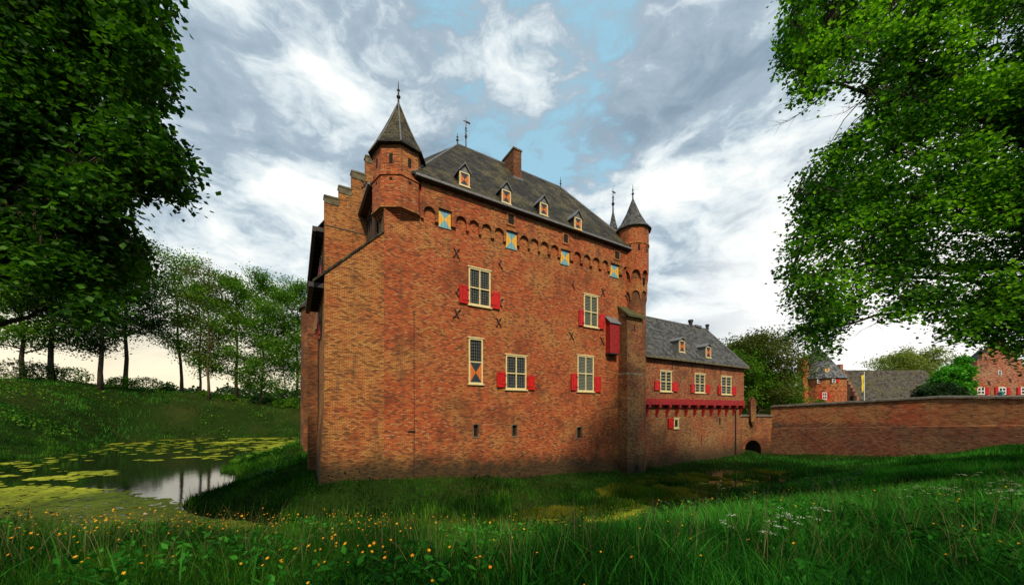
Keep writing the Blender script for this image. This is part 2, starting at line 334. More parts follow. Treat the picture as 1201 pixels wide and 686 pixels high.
# ---------------------------------------------------------------- terrain
WATER = -5.7
CP = [(0,0,-1.6),(0,3.2,-1.62),(-6,3,-1.7),(6,3,-1.6),(14,3,-1.5),(-14,2,-1.8),(0,-12,-1.5),(-25,-10,-1.7),(25,-10,-1.5),(40,-15,-1.2),(-45,-15,-2.5),(0,-40,-1.5),(-60,-40,-2),(60,-40,-1),
 (0,8.3,-3.05),(-5,8.0,-2.9),(-11,8.0,-2.7),(-18,9,-2.8),(5,9,-2.75),(9.5,11,-3.0),(-30,11,-3.2),(5.8,12,-3.75),(-5,11.5,-4.2),(0,12,-4.35),(-12,11.5,-4.1),
 (-8,15.4,-6.05),(0,16.9,-5.88),(6,19.3,-5.84),(12,22.8,-5.76),(19,26.2,-5.68),(-15,16.5,-6.3),(-22,17,-6.3),(-30,17,-6.3),(-40,20,-6.0),
 (-18.5,20.0,-5.65),(-12,17.6,-5.6),(-8,16.9,-5.6),(-4,17.4,-5.6),(0,18.2,-5.62),(5,20.4,-5.62),(11,23.2,-5.62),(18,26.6,-5.62),(24,28.7,-5.6),
 (-10.3,18.6,-4.15),(-5.5,21.3,-4.4),(0,24.8,-4.9),(5,27.8,-5.2),(10,31,-5.35),(20,37.3,-5.4),(27,41.5,-5.4),(31,43.2,-5.3),(-14.5,20.5,-4.7),(-3,20.3,-4.9),
 (-13,23,-3.95),(-16,28,-3.9),(-22,38,-3.6),(-26,48,-4.2),(-17.5,24,-4.6),(-26,40,-4.6),
 (-22,29.6,-5.65),(-31,47,-5.65),(-38,64,-5.65),(-20,25,-5.5),
 (-24,22,-6.4),(-30,26,-6.4),(-33,32,-6.5),(-45,45,-6.6),(-40,38,-6.6),(-55,60,-6.5),(-45,62,-6.5),(-55,50,-6.4),(-38,52,-6.3),
 (-44,73,-5.65),(-60,70.5,-5.65),(-69,62,-5.65),(-60.7,50.5,-5.65),(-54.2,37.6,-5.65),(-46,26,-5.65),(-50,15,-4.5),
 (-84,56,4.3),(-85,68,5.1),(-76,80,3.5),(-61,86,1.9),(-52,90,1.6),(-40,92,1.5),(-70,46,0.0),(-72,60,-.6),(-68,74,.2),(-55,78,-1.8),(-45,80,-2.2),(-80,35,2.5),(-75,15,2),(-30,75,-3.5),(-20,60,-3),
 (-110,110,2.5),(-130,60,3.0),(-60,125,.5),(0,120,0),(-120,0,2),
 (31.5,43.2,-5.3),(35,37.6,-4.9),(38.3,32,-4.2),(40.2,28,-2.8),(44,22,-1.8),(30,28,-4.3),(24,22,-3.9),(18,16,-3.2),(27,35,-5.2),(33,24,-2.9),(30,15,-2.0),(20,20,-3.9),(35,31,-4.3),(40,10,-1.2),
 (37,45,-1.0),(48,36,-.6),(50,26,-.6),(45,60,-.5),(60,80,-.5),(80,60,-.5),(30,60,-1.0),(100,100,0),(100,20,-.5),(60,130,0),(130,60,0)]
CP = np.array(CP, float)
def _tps(d2): return np.where(d2 > 0, d2 * np.log(np.maximum(d2, 1e-12)) * .5, 0)
_n = len(CP); _A = np.zeros((_n + 3, _n + 3)); _d2 = ((CP[:, None, :2] - CP[None, :, :2]) ** 2).sum(-1)
_A[:_n, :_n] = _tps(_d2) + np.eye(_n) * .6
_P = np.c_[np.ones(_n), CP[:, :2]]; _A[:_n, _n:] = _P; _A[_n:, :_n] = _P.T
_w = np.linalg.solve(_A, np.r_[CP[:, 2], 0, 0, 0])
def sm(x): x = np.clip(x, 0, 1); return x * x * (3 - 2 * x)
def hgt(X, Y):
    X = np.asarray(X, float); Y = np.asarray(Y, float); sh = np.broadcast(X, Y).shape
    x = np.broadcast_to(X, sh).ravel(); y = np.broadcast_to(Y, sh).ravel(); out = np.empty(len(x))
    for i in range(0, len(x), 20000):
        a, b = x[i:i+20000], y[i:i+20000]
        d2 = (a[:, None] - CP[None, :, 0]) ** 2 + (b[:, None] - CP[None, :, 1]) ** 2
        out[i:i+20000] = _tps(d2) @ _w[:_n] + _w[_n] + _w[_n+1] * a + _w[_n+2] * b
    out = np.clip(out, -6.7, 6.0)
    r = np.hypot(x, y - 20)
    far = sm((r - 95) / 60)
    hill = 9 * sm((r - 300) / 400) * (.6 + .4 * np.sin(x * .004 + 1.0))
    bump = .05 * np.sin(x * 1.7 + np.sin(y * 1.3) * 1.2) * np.cos(y * 1.45 + .7 * x) + .09 * np.sin(x * .53 + y * .31) * np.cos(y * .61 - .2 * x)
    out = out * (1 - far) + far * (-.8) + hill + bump * (1 - far)
    return out.reshape(sh)
def gz(x, y): return float(hgt(x, y))
def hit(px, py, y0=3, y1=140):             # where the sight line through a picture point meets the ground
    Y = np.linspace(y0, y1, 1400); X = (px - CX) / FPX * Y; z = (HY - py) / FPX * Y
    g = hgt(X, Y); i = np.argmax(g >= z) if (g >= z).any() else np.argmax((g - z) / Y)
    return (float(X[i]), float(Y[i]), float(g[i]))
def axis(lo, hi, step, far):
    a = list(np.arange(lo, hi + 1e-6, step)); s = step; p = hi
    while p < far: s *= 1.22; p += s; a.append(p)
    s = step; p = lo; b = []
    while p > -far: s *= 1.22; p -= s; b.append(p)
    return np.array(b[::-1] + a)
gx = axis(-100, 62, .75, 3500); gy = axis(-6, 100, .75, 3500)
GX, GY = np.meshgrid(gx, gy); GZ = hgt(GX, GY)
V = np.stack([GX.ravel(), GY.ravel(), GZ.ravel()], 1); nx = len(gx); ny = len(gy)
ii = (np.arange(ny - 1)[:, None] * nx + np.arange(nx - 1)[None, :]).ravel()
g_o = raw_mesh('ground', V, [np.stack([ii, ii + 1, ii + nx + 1, ii + nx], 1)], 'ground'); g_o['kind'] = 'structure'
g_o.data.polygons.foreach_set('use_smooth', [True] * len(g_o.data.polygons))
wb = MB(); wb.add([(-75, 10, WATER), (22, 10, WATER), (22, 32, WATER), (-30, 78, WATER), (-75, 78, WATER)], [(0, 1, 2, 3, 4)])
wo = wb.build('pond_water', 'water', fix=False); tag(wo, kind='structure')

# ---------------------------------------------------------------- castle frame: local x along the front, y into the building
OX, OY = -10.28, 19.0; CA, SA = .853, .522; YAW = math.atan2(SA, CA)
def FU(px, v=0.0):
    a = (px - CX) / FPX; return (a * (OY + CA * v) - OX + SA * v) / (CA - SA * a)
def FY(px, v=0.0): return OY + SA * FU(px, v) + CA * v
def FZ(px, py, v=0.0): return (HY - py) * FY(px, v) / FPX

def sheet(mb, u0, u1, z0, z1, holes, v=0.0, depth=.28, mi=0, du=None):
    us = sorted({u0, u1, *[h[0] for h in holes], *[h[1] for h in holes]}); zs = sorted({z0, z1, *[h[2] for h in holes], *[h[3] for h in holes]})
    us = [u for u in us if u0 <= u <= u1]; zs = [z for z in zs if z0 <= z <= z1]
    for i in range(len(us) - 1):
        for j in range(len(zs) - 1):
            cu = (us[i] + us[i+1]) / 2; cz = (zs[j] + zs[j+1]) / 2
            if any(h[0] < cu < h[1] and h[2] < cz < h[3] for h in holes): continue
            mb.add([(us[i], v, zs[j]), (us[i+1], v, zs[j]), (us[i+1], v, zs[j+1]), (us[i], v, zs[j+1])], [(0, 1, 2, 3)], mi)
    for a, b, c, d in holes:
        w = v + depth
        mb.add([(a, v, c), (b, v, c), (b, v, d), (a, v, d), (a, w, c), (b, w, c), (b, w, d), (a, w, d)],
               [(0, 4, 5, 1), (1, 5, 6, 2), (2, 6, 7, 3), (3, 7, 4, 0), (4, 7, 6, 5)], mi)
def panel_shutter(par, u0, u1, z0, z1, v, m='red', hinge_left=True, tilt=.06):
    """a ledged red shutter opened against the wall, a little ajar, with iron straps"""
    w = u1 - u0; b = MB(); t = .05
    fr = .17 * w
    def P(u, y, z):                         # hinge side touches the wall, the free side stands off
        k = (u - u0) / w if hinge_left else (u1 - u) / w
        return (u, v - y - k * tilt, z)
    def bx(a, b_, c, d, y0, y1, mi=0):
        b.hexa([P(a, y1, c), P(b_, y1, c), P(b_, y0, c), P(a, y0, c), P(a, y1, d), P(b_, y1, d), P(b_, y0, d), P(a, y0, d)], mi)
    bx(u0, u1, z0, z1, .02, .02 + t)
    e = .02 + t
    bx(u0, u0 + fr, z0, z1, e, e + .022); bx(u1 - fr, u1, z0, z1, e, e + .022)
    bx(u0 + fr, u1 - fr, z0, z0 + fr, e, e + .022); bx(u0 + fr, u1 - fr, z1 - fr, z1, e, e + .022)
    bx(u0 + fr * 1.9, u1 - fr * 1.9, z0 + fr * 1.9, z1 - fr * 1.9, e, e + .03)
    for zz in (z0 + .2 * (z1 - z0), z1 - .2 * (z1 - z0)):
        if hinge_left: bx(u0 - .06, u0 + .16, zz - .025, zz + .025, e + .024, e + .036, 1)
        else: bx(u1 - .16, u1 + .06, zz - .025, zz + .025, e + .024, e + .036, 1)
    return b.build('shutter', [m, 'iron'], par)
def hourglass(par, u0, u1, z0, z1, v, side, ends, name='shutter', frame=None, t=.04):
    b = MB(); b.box(u0, u1, v, v + t, z0, z1, 1)
    cu, cz = (u0 + u1) / 2, (z0 + z1) / 2; y = v - .006
    c = [(u0, y, z0), (u1, y, z0), (u1, y, z1), (u0, y, z1), (cu, y, cz)]
    b.add(c, [(0, 1, 4)], 1); b.add(c, [(2, 3, 4)], 1); b.add(c, [(1, 2, 4)], 0); b.add(c, [(3, 0, 4)], 0)
    for k in range(1, 4):
        x = u0 + (u1 - u0) * k / 4; b.box(x - .006, x + .006, v - .008, v - .0062, z0, z1, 2)
    return b.build(name, [side, ends, 'iron'], par, fix=False)
def window(par, u0, u1, z0, z1, v, cols=2, rows=2, split=.48, fw=.10, paint='cream', style='lattice', sill=.09, pr=.05, trans=True, nd=(5, 8)):
    """painted frame with mullion and transom; each light is a pane of its own with its leads"""
    b = MB(); f0, f1 = v - pr, v + .13
    b.box(u0, u0 + fw, f0, f1, z0, z1); b.box(u1 - fw, u1, f0, f1, z0, z1)
    b.box(u0 + fw, u1 - fw, f0, f1, z0, z0 + fw); b.box(u0 + fw, u1 - fw, f0, f1, z1 - fw, z1)
    us = [u0 + fw + (u1 - u0 - 2 * fw) * k / cols for k in range(cols + 1)]
    zc = z0 + (z1 - z0) * split if rows == 2 else None
    mw = fw * .8
    for u in us[1:-1]: b.box(u - mw / 2, u + mw / 2, f0 - .004, f1, z0 + fw, z1 - fw)
    if zc: b.box(u0 + fw, u1 - fw, f0 - .008, f1 - .004, zc - mw / 2, zc + mw / 2)
    fo = b.build('window', paint, par)
    s = MB(); s.box(u0 - sill, u1 + sill, v - pr - .07, v + .05, z0 - .085, z0 - .003); so_ = s.build('sill', paint, fo)
    s = MB(); s.box(u0 - sill, u1 + sill, v - pr - .04, v + .05, z1 + .003, z1 + .08); s.build('lintel', paint, fo)
    zr = [(z0 + fw, (zc - mw / 2) if zc else z1 - fw)] + ([(zc + mw / 2, z1 - fw)] if zc else [])
    for i in range(cols):
        a = us[i] + (mw / 2 if i else 0); c = us[i+1] - (mw / 2 if i < cols - 1 else 0)
        for j, (p, q) in enumerate(zr):
            if style == 'none': continue
            g = MB(); tl = random.uniform(-.012, .012)
            g.add([(a, v + .05 + tl, p), (c, v + .05 - tl, p), (c, v + .05 - tl, q), (a, v + .05 + tl, q)], [(0, 1, 2, 3)]); g.build('pane', 'glass', fo, fix=False)
            L = MB()
            if style == 'lattice' or (style == 'half' and j == 0):
                nx_, nz_ = nd[0], max(3, round((q - p) / (c - a) * nd[0] * .8))
                for k in range(1, nx_): x = a + (c - a) * k / nx_; L.box(x - .011, x + .011, v + .015, v + .03, p, q)
                for k in range(1, nz_): zz = p + (q - p) * k / nz_; L.box(a, c, v + .012, v + .028, zz - .011, zz + .011)
                L.build('leading', 'lead', fo)
            elif style == 'louvre' or style == 'half':
                m_ = round((q - p) / .12)
                for k in range(m_):
                    zz = p + (q - p) * (k + .5) / m_; L.add([(a, v + .0, zz - .04), (c, v + .0, zz - .04), (c, v + .045, zz + .04), (a, v + .045, zz + .04)], [(0, 1, 2, 3)])
                    L.add([(a, v + .0, zz - .04), (c, v + .0, zz - .04), (c, v + .0, zz - .052), (a, v + .0, zz - .052)], [(0, 1, 2, 3)])
                lo = L.build('louvre', 'louvre', fo); 
            elif style == 'bars':
                for k in range(1, nd[1]): zz = p + (q - p) * k / nd[1]; L.box(a, c, v + .012, v + .03, zz - .014, zz + .014)
                if nd[0] > 1:
                    for k in range(1, nd[0]): x = a + (c - a) * k / nd[0]; L.box(x - .014, x + .014, v + .016, v + .034, p, q)
                L.build('glazing_bar', paint, fo)
    return fo
def finial(name, x, y, z0, h, par, r=.05, vane=None):
    b = MB(); b.lathe(x, y, [(r * 1.3, z0), (r, z0 + h * .3), (r * 2.2, z0 + h * .36), (r * 2.4, z0 + h * .40), (r, z0 + h * .46), (r * .8, z0 + h * .6), (r * 1.8, z0 + h * .64), (r * .7, z0 + h * .68), (r * .3, z0 + h)], 8)
    if vane:                                # a pennant and a cross bar of letters' size, edge on to the wind
        zz = z0 + h * .82
        b.box(x - .02, x + .5 * vane, y - .012, y + .012, zz, zz + .22 * vane); b.box(x - .3 * vane, x - .02, y - .012, y + .012, zz + .05, zz + .16 * vane)
        b.box(x - .22 * vane, x + .22 * vane, y - .01, y + .01, z0 + h * .56, z0 + h * .56 + .03)
        b.box(x - .01, x + .01, y - .22 * vane, y + .22 * vane, z0 + h * .53, z0 + h * .53 + .03)
    return b.build(name, 'iron', par)
def loophole(par, u0, u1, z0, z1, v):
    b = MB(); b.box(u0 - .07, u1 + .07, v - .025, v + .1, z0 - .1, z0 - .003); b.box(u0 - .07, u1 + .07, v - .022, v + .1, z1 + .003, z1 + .07); b.box(u0 - .07, u0 - .003, v - .018, v + .1, z0 - .02, z1 + .02); b.box(u1 + .003, u1 + .07, v - .018, v + .1, z0 - .02, z1 + .02)
    return b.build('loophole_surround', 'stone', par)
def anchor(par, u, z, v, s=.36, lean=.0, kind=0):
    """forged wall tie: two curved irons back to back"""
    b = MB()
    for sg in (-1, 1):
        if kind and sg < 0: continue
        pts = []
        for k in range(7):
            t = k / 6 * 2 - 1
            x = sg * (.03 + .62 * s * t * t); pts.append((u + x + lean * t, v - .05 - .02 * (1 - t * t), z + t * s))
        b.tube(pts, .034, 4)
    b.box(u - .07, u + .07, v - .08, v + .0, z - .03, z + .03)
    return b.build('wall_anchor', 'iron', par)
def roof_poly(name, m, par, faces, th=.10):
    """thick roof skin: each plane given by its corners, dropped by th for the underside"""
    b = MB()
    for f in faces:
        k = len(f); low = [(x, y, z - th) for x, y, z in f]
        b.add(list(f) + low, [tuple(range(k)), tuple(range(2 * k - 1, k - 1, -1))] + [(i, (i + 1) % k, (i + 1) % k + k, i + k) for i in range(k)])
    return b.build(name, m, par)

# ================================================================= the castle keep
keep = thing('castle_keep', 'tall red brick castle keep with steep slate roof and pointed corner turrets', 'castle', (OX, OY, 0), YAW)
U0 = FU(450); UR = 25.1; ZE = 14.15; ZB = -6.5; DEP = 11.0
W1 = dict(u0=FU(549), u1=FU(574.5), z0=FZ(561, 361.5), z1=FZ(561, 316))
def rect(px0, px1, pt, pb, v=0.0):           # frame rectangle from its centre line
    c = (px0 + px1) / 2; return FU(px0, v), FU(px1, v), FZ(c, pb, v), FZ(c, pt, v)
RW = {1: rect(549, 574.5, 316, 359), 2: rect(684, 700.5, 346.5, 383.5), 3: rect(549, 565.5, 397, 450), 4: rect(592.5, 616.5, 417, 456.5), 5: rect(676.5, 695.5, 417.5, 459)}
loops = [rect(555, 560.5, 498, 512), rect(600.5, 606, 498.5, 511), rect(676.5, 682, 501, 513.5)]
small = [rect(593.8, 600.5, 253.5, 264.8), rect(658.7, 663.7, 276.5, 286.3), rect(718.6, 723.8, 296.4, 305)]
w = MB()
holes = [(a, b, c, d) for a, b, c, d in list(RW.values()) + loops]
sheet(w, U0, UR, ZB, ZE - 1.5, holes)
sheet(w, U0, UR, ZE - 1.5, ZE + .1, [])
wall_o = w.build('wall', 'brick', keep)
# side and back walls
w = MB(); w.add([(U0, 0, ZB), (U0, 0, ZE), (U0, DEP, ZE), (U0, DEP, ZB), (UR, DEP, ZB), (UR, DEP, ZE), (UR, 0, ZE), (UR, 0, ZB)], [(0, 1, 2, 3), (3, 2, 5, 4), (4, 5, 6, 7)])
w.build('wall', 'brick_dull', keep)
# frieze: the upper wall stands proud on a row of little round arches
cent = [502.5] + [None] + [539.5, 554.5, 569, 583.8] + [None] + [613, 625.2, 637, 648.7] + [None] + [675.2, 686.3, 697.3, 707.8] + [None] + [732]
notch = {1: (513, 528.2, 246), 6: (592, 605.5, 271), 11: (656, 667, 292.5), 16: (714, 724.6, 309)}
cu = []
for i, c in enumerate(cent):
    if c is None: a, b_, t = notch[i]; cu.append((FU(a), FU(b_), FZ((a + b_) / 2, t + 1.5), True))
    else:
        u = FU(c); cu.append((u - .37, u + .37, 12.55, False))
prof = [(FU(492.5), 11.75)]
ZF = 11.72                                   # feet of the little corbels between the arches
for a, b_, zt, flat in cu:
    if flat:
        prof += [(a - .02, ZF), (a, ZF), (a, zt), (b_, zt), (b_, ZF), (b_ + .02, ZF)]
    else:
        prof += [(a, ZF)]
        r_ = (b_ - a) / 2; cc = (a + b_) / 2; zs = zt - r_
        for k in range(11):
            th = math.pi * (1 - k / 10); prof.append((cc + r_ * math.cos(th), zs + r_ * math.sin(th)))
        prof += [(b_, ZF)]
prof.append((UR, ZF))
b = MB(); VF = -.17; prof2 = [prof[0]]
for p in prof[1:]:
    if p[0] >= prof2[-1][0] - 1e-6: prof2.append(p)
for (a, za), (c, zc) in zip(prof2, prof2[1:]):
    if c - a > 1e-6: b.add([(a, VF, za), (c, VF, zc), (c, VF, ZE), (a, VF, ZE), (a, 0, za), (c, 0, zc)], [(0, 1, 2, 3), (0, 4, 5, 1)])
    elif abs(za - zc) > 1e-6: b.add([(a, VF, za), (a, VF, zc), (a, 0, zc), (a, 0, za)], [(0, 1, 2, 3)])
b.build('arched_frieze', 'brick', keep, fix=False)
# a rim of upright bricks proud round each arch
b = MB()
for a, b_, zt, flat in cu:
    if flat: b.box(a - .06, b_ + .06, VF - .03, VF + .02, zt + .0, zt + .16)
    else:
        r_ = (b_ - a) / 2; cc = (a + b_) / 2; zs = zt - r_
        for k in range(10):
            t0, t1 = math.pi * k / 10 + .03, math.pi * (k + 1) / 10 - .03
            q = [(cc + rr * math.cos(t), y, zs + rr * math.sin(t)) for y in (VF - .02, VF + .03) for rr, t in ((r_, t0), (r_ + .13, t0), (r_ + .13, t1), (r_, t1))]
            b.add(q, [(0, 1, 2, 3), (0, 4, 5, 1), (1, 5, 6, 2), (2, 6, 7, 3), (3, 7, 4, 0)])
o = b.build('arch_rim', 'brick_ochre', keep); o['kind'] = 'stuff'
for i in (1, 6, 11, 16):
    a, b_, t = notch[i]; c = (a + b_) / 2
    bot = {1: 268, 6: 292.5, 11: 311, 16: 325.5}[i]
    hourglass(keep, FU(a) + .03, FU(b_) - .03, FZ(c, bot), FZ(c, t + 1.5) - .03, -.05, 'yellow', 'sky_paint')
for a, b_, c, d in small:
    q = MB(); q.box(a, b_, VF - .012, VF + .05, c, d); wo_ = q.build('window', 'dark', keep)
    q = MB(); q.box(a - .12, a, VF - .05, VF + .05, c, d); q.box(b_, b_ + .12, VF - .05, VF + .05, c, d); q.box(a - .12, b_ + .12, VF - .055, VF + .05, d + .002, d + .14); q.box(a - .12, b_ + .12, VF - .07, VF + .05, c - .1, c - .002)
    q.build('surround', 'brick_ochre', wo_)
# windows
window(keep, *RW[1], 0, style='lattice', split=.47)
panel_shutter(keep, FU(537.5), FU(548.5), FZ(543, 356), FZ(543, 335), 0, hinge_left=False)
panel_shutter(keep, FU(575), FU(585), FZ(580, 362.5), FZ(580, 343.5), 0)
window(keep, *RW[2], 0, style='louvre', split=.47)
panel_shutter(keep, FU(677.5), FU(683.5), FZ(680.5, 382), FZ(680.5, 363.5), 0, hinge_left=False)
panel_shutter(keep, FU(701), FU(707), FZ(704, 386), FZ(704, 369), 0)
window(keep, *RW[4], 0, style='lattice', split=.47)
panel_shutter(keep, FU(581.5), FU(592), FZ(586.5, 454), FZ(586.5, 436.5), 0, hinge_left=False)
panel_shutter(keep, FU(617), FU(625.5), FZ(621, 457), FZ(621, 441), 0)
window(keep, *RW[5], 0, style='louvre', split=.5)
panel_shutter(keep, FU(668.5), FU(676), FZ(672, 457.5), FZ(672, 438), 0, hinge_left=False)
panel_shutter(keep, FU(696), FU(703), FZ(699.5, 459.5), FZ(699.5, 441.5), 0)
a, b_, c, d = RW[3]; zm = c + (d - c) * .48
f3 = window(keep, a, b_, c, d, 0, cols=1, rows=2, split=.48, style='lattice', nd=(5, 9))
hourglass(f3, a + .1, b_ - .1, c + .1, zm - .04, -.03, 'orange', 'navy')
for q in loops: loophole(keep, *q, 0); 
for a, b_, c, d in loops: q = MB(); q.box(a, b_, .2, .27, c, d); q.build('loophole_void', 'dark', keep)
for px, py, k in [(534.5, 297, 0), (534.5, 343, 1), (535, 368, 0), (585, 310, 1), (585.5, 355, 1), (584, 378, 0), (670.5, 334, 1), (669.5, 394, 0), (705.5, 400, 0), (706.5, 343, 0), (733, 347, 1)]:
    anchor(keep, FU(px), FZ(px, py), 0, .30, random.uniform(-.05, .05), k)
# lighter brick infill of walled-up arched openings
for pxa, pxb, pt, pb in ((489, 522, 291, 352), (489, 524, 386, 450)):
    a, b_ = FU(pxa), FU(pxb); zt = FZ((pxa + pxb) / 2, pt); zb = FZ((pxa + pxb) / 2, pb); q = MB()
    m_ = 10; ring = []
    for k in range(m_ + 1):
        t = k / m_; ring.append((a + (b_ - a) * t, zt - .5 + .5 * math.sin(math.pi * t)))
    for (x0, z0), (x1, z1) in zip(ring, ring[1:]):
        q.hexa([(x0, -.02, z0), (x1, -.02, z1), (x1, .02, z1), (x0, .02, z0), (x0, -.02, z0 + .22), (x1, -.02, z1 + .22), (x1, .02, z1 + .22), (x0, .02, z0 + .22)])
    q.build('relieving_arch', 'brick_ochre', keep)
# thin iron rod down the front
q = MB(); q.tube([(FU(484.5), -.04, -4.8), (FU(485), -.05, -1.2), (FU(484.8), -.04, 6.0)], .018, 5); q.box(FU(478), FU(486), -.09, -.02, -1.35, -1.28); q.build('iron_rod', 'iron', keep)
# lean-to wing at the left, half gable in the plane of the front
zl, zh = FZ(380, 321.5), FZ(450, 272.5)
b = MB(); uL = FU(380)
b.add([(-.03, 0, -4.2), (uL - .02, 0, 0), (uL, 0, zl), (U0, 0, zh), (U0, 0, ZB), (-.12, 0, ZB)], [(0, 1, 2, 3, 4, 5)])
b.add([(-.12, 0, ZB), (-.03, 0, -4.2), (uL - .02, 0, 0), (uL, 0, zl), (-.12, 20, ZB), (-.03, 20, -4.2), (uL - .02, 20, 0), (uL, 20, zl)], [(0, 1, 5, 4), (1, 2, 6, 5), (2, 3, 7, 6)])
b.build('wall', 'brick_ochre', keep)
th = (zh - zl) / (U0 - uL)
b = MB()
b.hexa([(uL - .55, -.08, zl - .55 * th + .02), (U0, -.08, zh + .02), (U0, 6, zh + .02), (uL - .55, 6, zl - .55 * th + .02),
        (uL - .55, -.08, zl - .55 * th + .14), (U0, -.08, zh + .14), (U0, 6, zh + .14), (uL - .55, 6, zl - .55 * th + .14)])
b.build('lean_to_roof', 'slate', keep)
b = MB(); b.box(uL - .75, uL - .5, -.1, 6.2, zl - .55 * th - .25, zl - .55 * th + .0); 
for k in range(9): b.box(uL - .5, uL - .02, .2 + k * .7, .3 + k * .7, zl - .6 * th - .1, zl - .35 * th - .1)
b.build('eaves_gutter', 'iron', keep)
# dark timber and weathered wall under the main eaves on the left side
b = MB()
for k in range(7): b.box(U0 - .10, U0 + .02, .9 + k * .75, 1.02 + k * .75, zh - .5, ZE - .6)
b.build('timber_stud', 'timber', keep)
# stepped gable of the left wing
VG = 6.0; u0s = FU(380, VG)
steps = [(380, 230.3), (397, 219), (412, 201.3), (428.5, 183.5)]
us = [FU(p, VG) for p, _ in steps]; zs = [FZ(p, y, VG) for p, y in steps]
du, dz_ = .87, 1.3
while len(us) < 6: us.append(us[-1] + du); zs.append(zs[-1] + dz_)
uc = us[-1] + du / 2
poly = [(us[0], ZB), (2 * uc - us[0], ZB)]
right = [(2 * uc - u, z) for u, z in zip(us, zs)]
for i, (u, z) in enumerate(right):
    poly.append((u, z))
    if i + 1 < len(right): poly.append((right[i+1][0], z))
left = []
for u, z in reversed(list(zip(us, zs))):
    left.append((u, z))
out = []
for i, (u, z) in enumerate(left):
    out.append((u, z))
    if i + 1 < len(left): out.append((u, left[i+1][1]))
b = MB(); b.prism(poly + out, VG, VG + .5); b.build('stepped_gable', 'brick_ochre', keep)
for i in range(len(us)):
    ue = us[i+1] if i + 1 < len(us) else us[i] + du
    b = MB(); b.hexa([(us[i] - .06, VG - .07, zs[i] + .003), (ue - .01, VG - .07, zs[i] + .003), (ue - .01, VG + .57, zs[i] + .003), (us[i] - .06, VG + .57, zs[i] + .003),
        (us[i] - .04, VG - .04, zs[i] + .12), (ue - .01, VG - .04, zs[i] + .15), (ue - .01, VG + .5, zs[i] + .15), (us[i] - .04, VG + .5, zs[i] + .12)]); b.build('coping', 'stone', keep)
    b = MB(); b.box(us[i] - .03, ue - .01, VG - .035, VG - .002, zs[i] - .42, zs[i] - .003); b.build('coping_course', 'stone', keep)
anchor(keep, FU(427, VG), FZ(427, 217, VG), VG, .3)
b = MB(); b.box(us[0] - .02, us[0] + 4.2, VG - .04, VG + .02, FZ(400, 268, VG) - .06, FZ(400, 268, VG)); b.build('brick_ledge', 'stone', keep)
# wing behind the gable
zw = 13.05; uA = us[0]; uB = 2 * uc - us[0]
b = MB(); b.add([(uA, VG, ZB), (uA, 20, ZB), (uA, 20, zw), (uA, VG, zw), (uB, 20, ZB), (uB, 20, zw), (uc, 20, 20.4)], [(0, 1, 2, 3), (1, 4, 5, 6, 2)]); b.build('wall', 'brick_dull', keep)
roof_poly('roof', 'slate', keep, [[(uA - .55, VG + .5, zw - .6), (uc, VG + .5, 20.6), (uc, 20.2, 20.6), (uA - .55, 20.2, zw - .6)], [(uB + .3, VG + .5, zw - .3), (uc, VG + .5, 20.6), (uc, 20.2, 20.6), (uB + .3, 20.2, zw - .3)]])
b = MB(); b.box(uA - .72, uA - .5, VG - .02, 20.2, zw - .95, zw - .6)
for k in range(16): b.box(uA - .5, uA - .01, VG + .3 + k * .85, VG + .42 + k * .85, zw - .75, zw - .45)
b.build('eaves_gutter', 'iron', keep)
# windows with shutters along the left side, seen at a grazing angle
for v, z, h_ in ((8.5, 9.4, 2.1), (12.8, 9.4, 2.1), (2.6, 4.4, 1.3), (9.5, 4.0, 2.2), (14, 4.0, 2.2), (8.0, -.6, 1.4), (12.5, -.6, 1.4)):
    ux = uA if z > 8 else uL
    b = MB(); b.box(ux - .07, ux + .02, v, v + 1.1, z, z + h_); wn_ = b.build('window', 'cream', keep)
    b = MB(); b.box(ux - .09, ux - .071, v + .12, v + .98, z + .12, z + h_ - .12); b.build('pane', 'glass', wn_)
    for vv in (v - .62, v + 1.12):
        b = MB(); b.box(ux - .16, ux - .09, vv, vv + .5, z, z + h_ * .8); b.build('shutter', 'redbeam', wn_)
# dark buttress strips low on the left side
for v in (4.6, 17.2):
    b = MB(); b.box(-.45, .1, v, v + .7, ZB, 5.2); b.build('pilaster', 'brick_dull', keep)
# round tower at the back left corner
b = MB(); b.lathe(1.75, 21.5, [(2.45, ZB), (2.35, 8), (2.35, 10.4)], 28); bt = b.build('corner_tower', 'brick_dull', keep, fix=True)
b = MB(); b.lathe(1.75, 21.5, [(2.6, 10.4), (.05, 14.5)], 28); b.build('cone_roof', 'slate', bt)

# main roof
e = .45; rz0 = ZE + .05
A = (U0 - e, -e, rz0); B = (UR + .15, -e, rz0); C_ = (UR + .15, DEP + e, rz0); D = (U0 - e, DEP + e, rz0)
r0 = (FU(536, 5.5), 5.5, FZ(536, 169.5, 5.5)); r1 = (FU(657, 5.5), 5.5, r0[2])
A1 = (4.9, -e, rz0); A2 = (U0 - e, 1.9, rz0)
roof = roof_poly('roof', 'slate', keep, [[A1, B, r1, r0], [B, C_, r1], [C_, D, r0, r1], [D, A2, r0], [A2, A1, r0]], .12)
b = MB(); b.box(5.0, UR + .2, -e - .12, -e + .04, rz0 - .2, rz0 - .06); b.box(U0 - e - .14, U0 - e + .02, 1.9, VG, rz0 - .2, rz0 - .06); b.build('gutter', 'lead', keep)
b = MB(); b.box(5.0, UR + .1, -e, 0, rz0 - .26, rz0 - .205); b.box(U0 - e, U0, 1.9, VG, rz0 - .26, rz0 - .205); b.build('soffit', 'timber', keep)
b = MB(); b.tube([r0, r1], .09, 6); b.tube([r0, A1], .05, 6); b.tube([r1, B], .07, 6); b.build('ridge_flashing', 'lead', keep)
finial('finial', r0[0], 5.5, r0[2] - .05, 1.0, keep, .05)
finial('weather_vane', FU(546, 5.5), 5.5, r0[2] - .05, 2.6, keep, .045, .75)
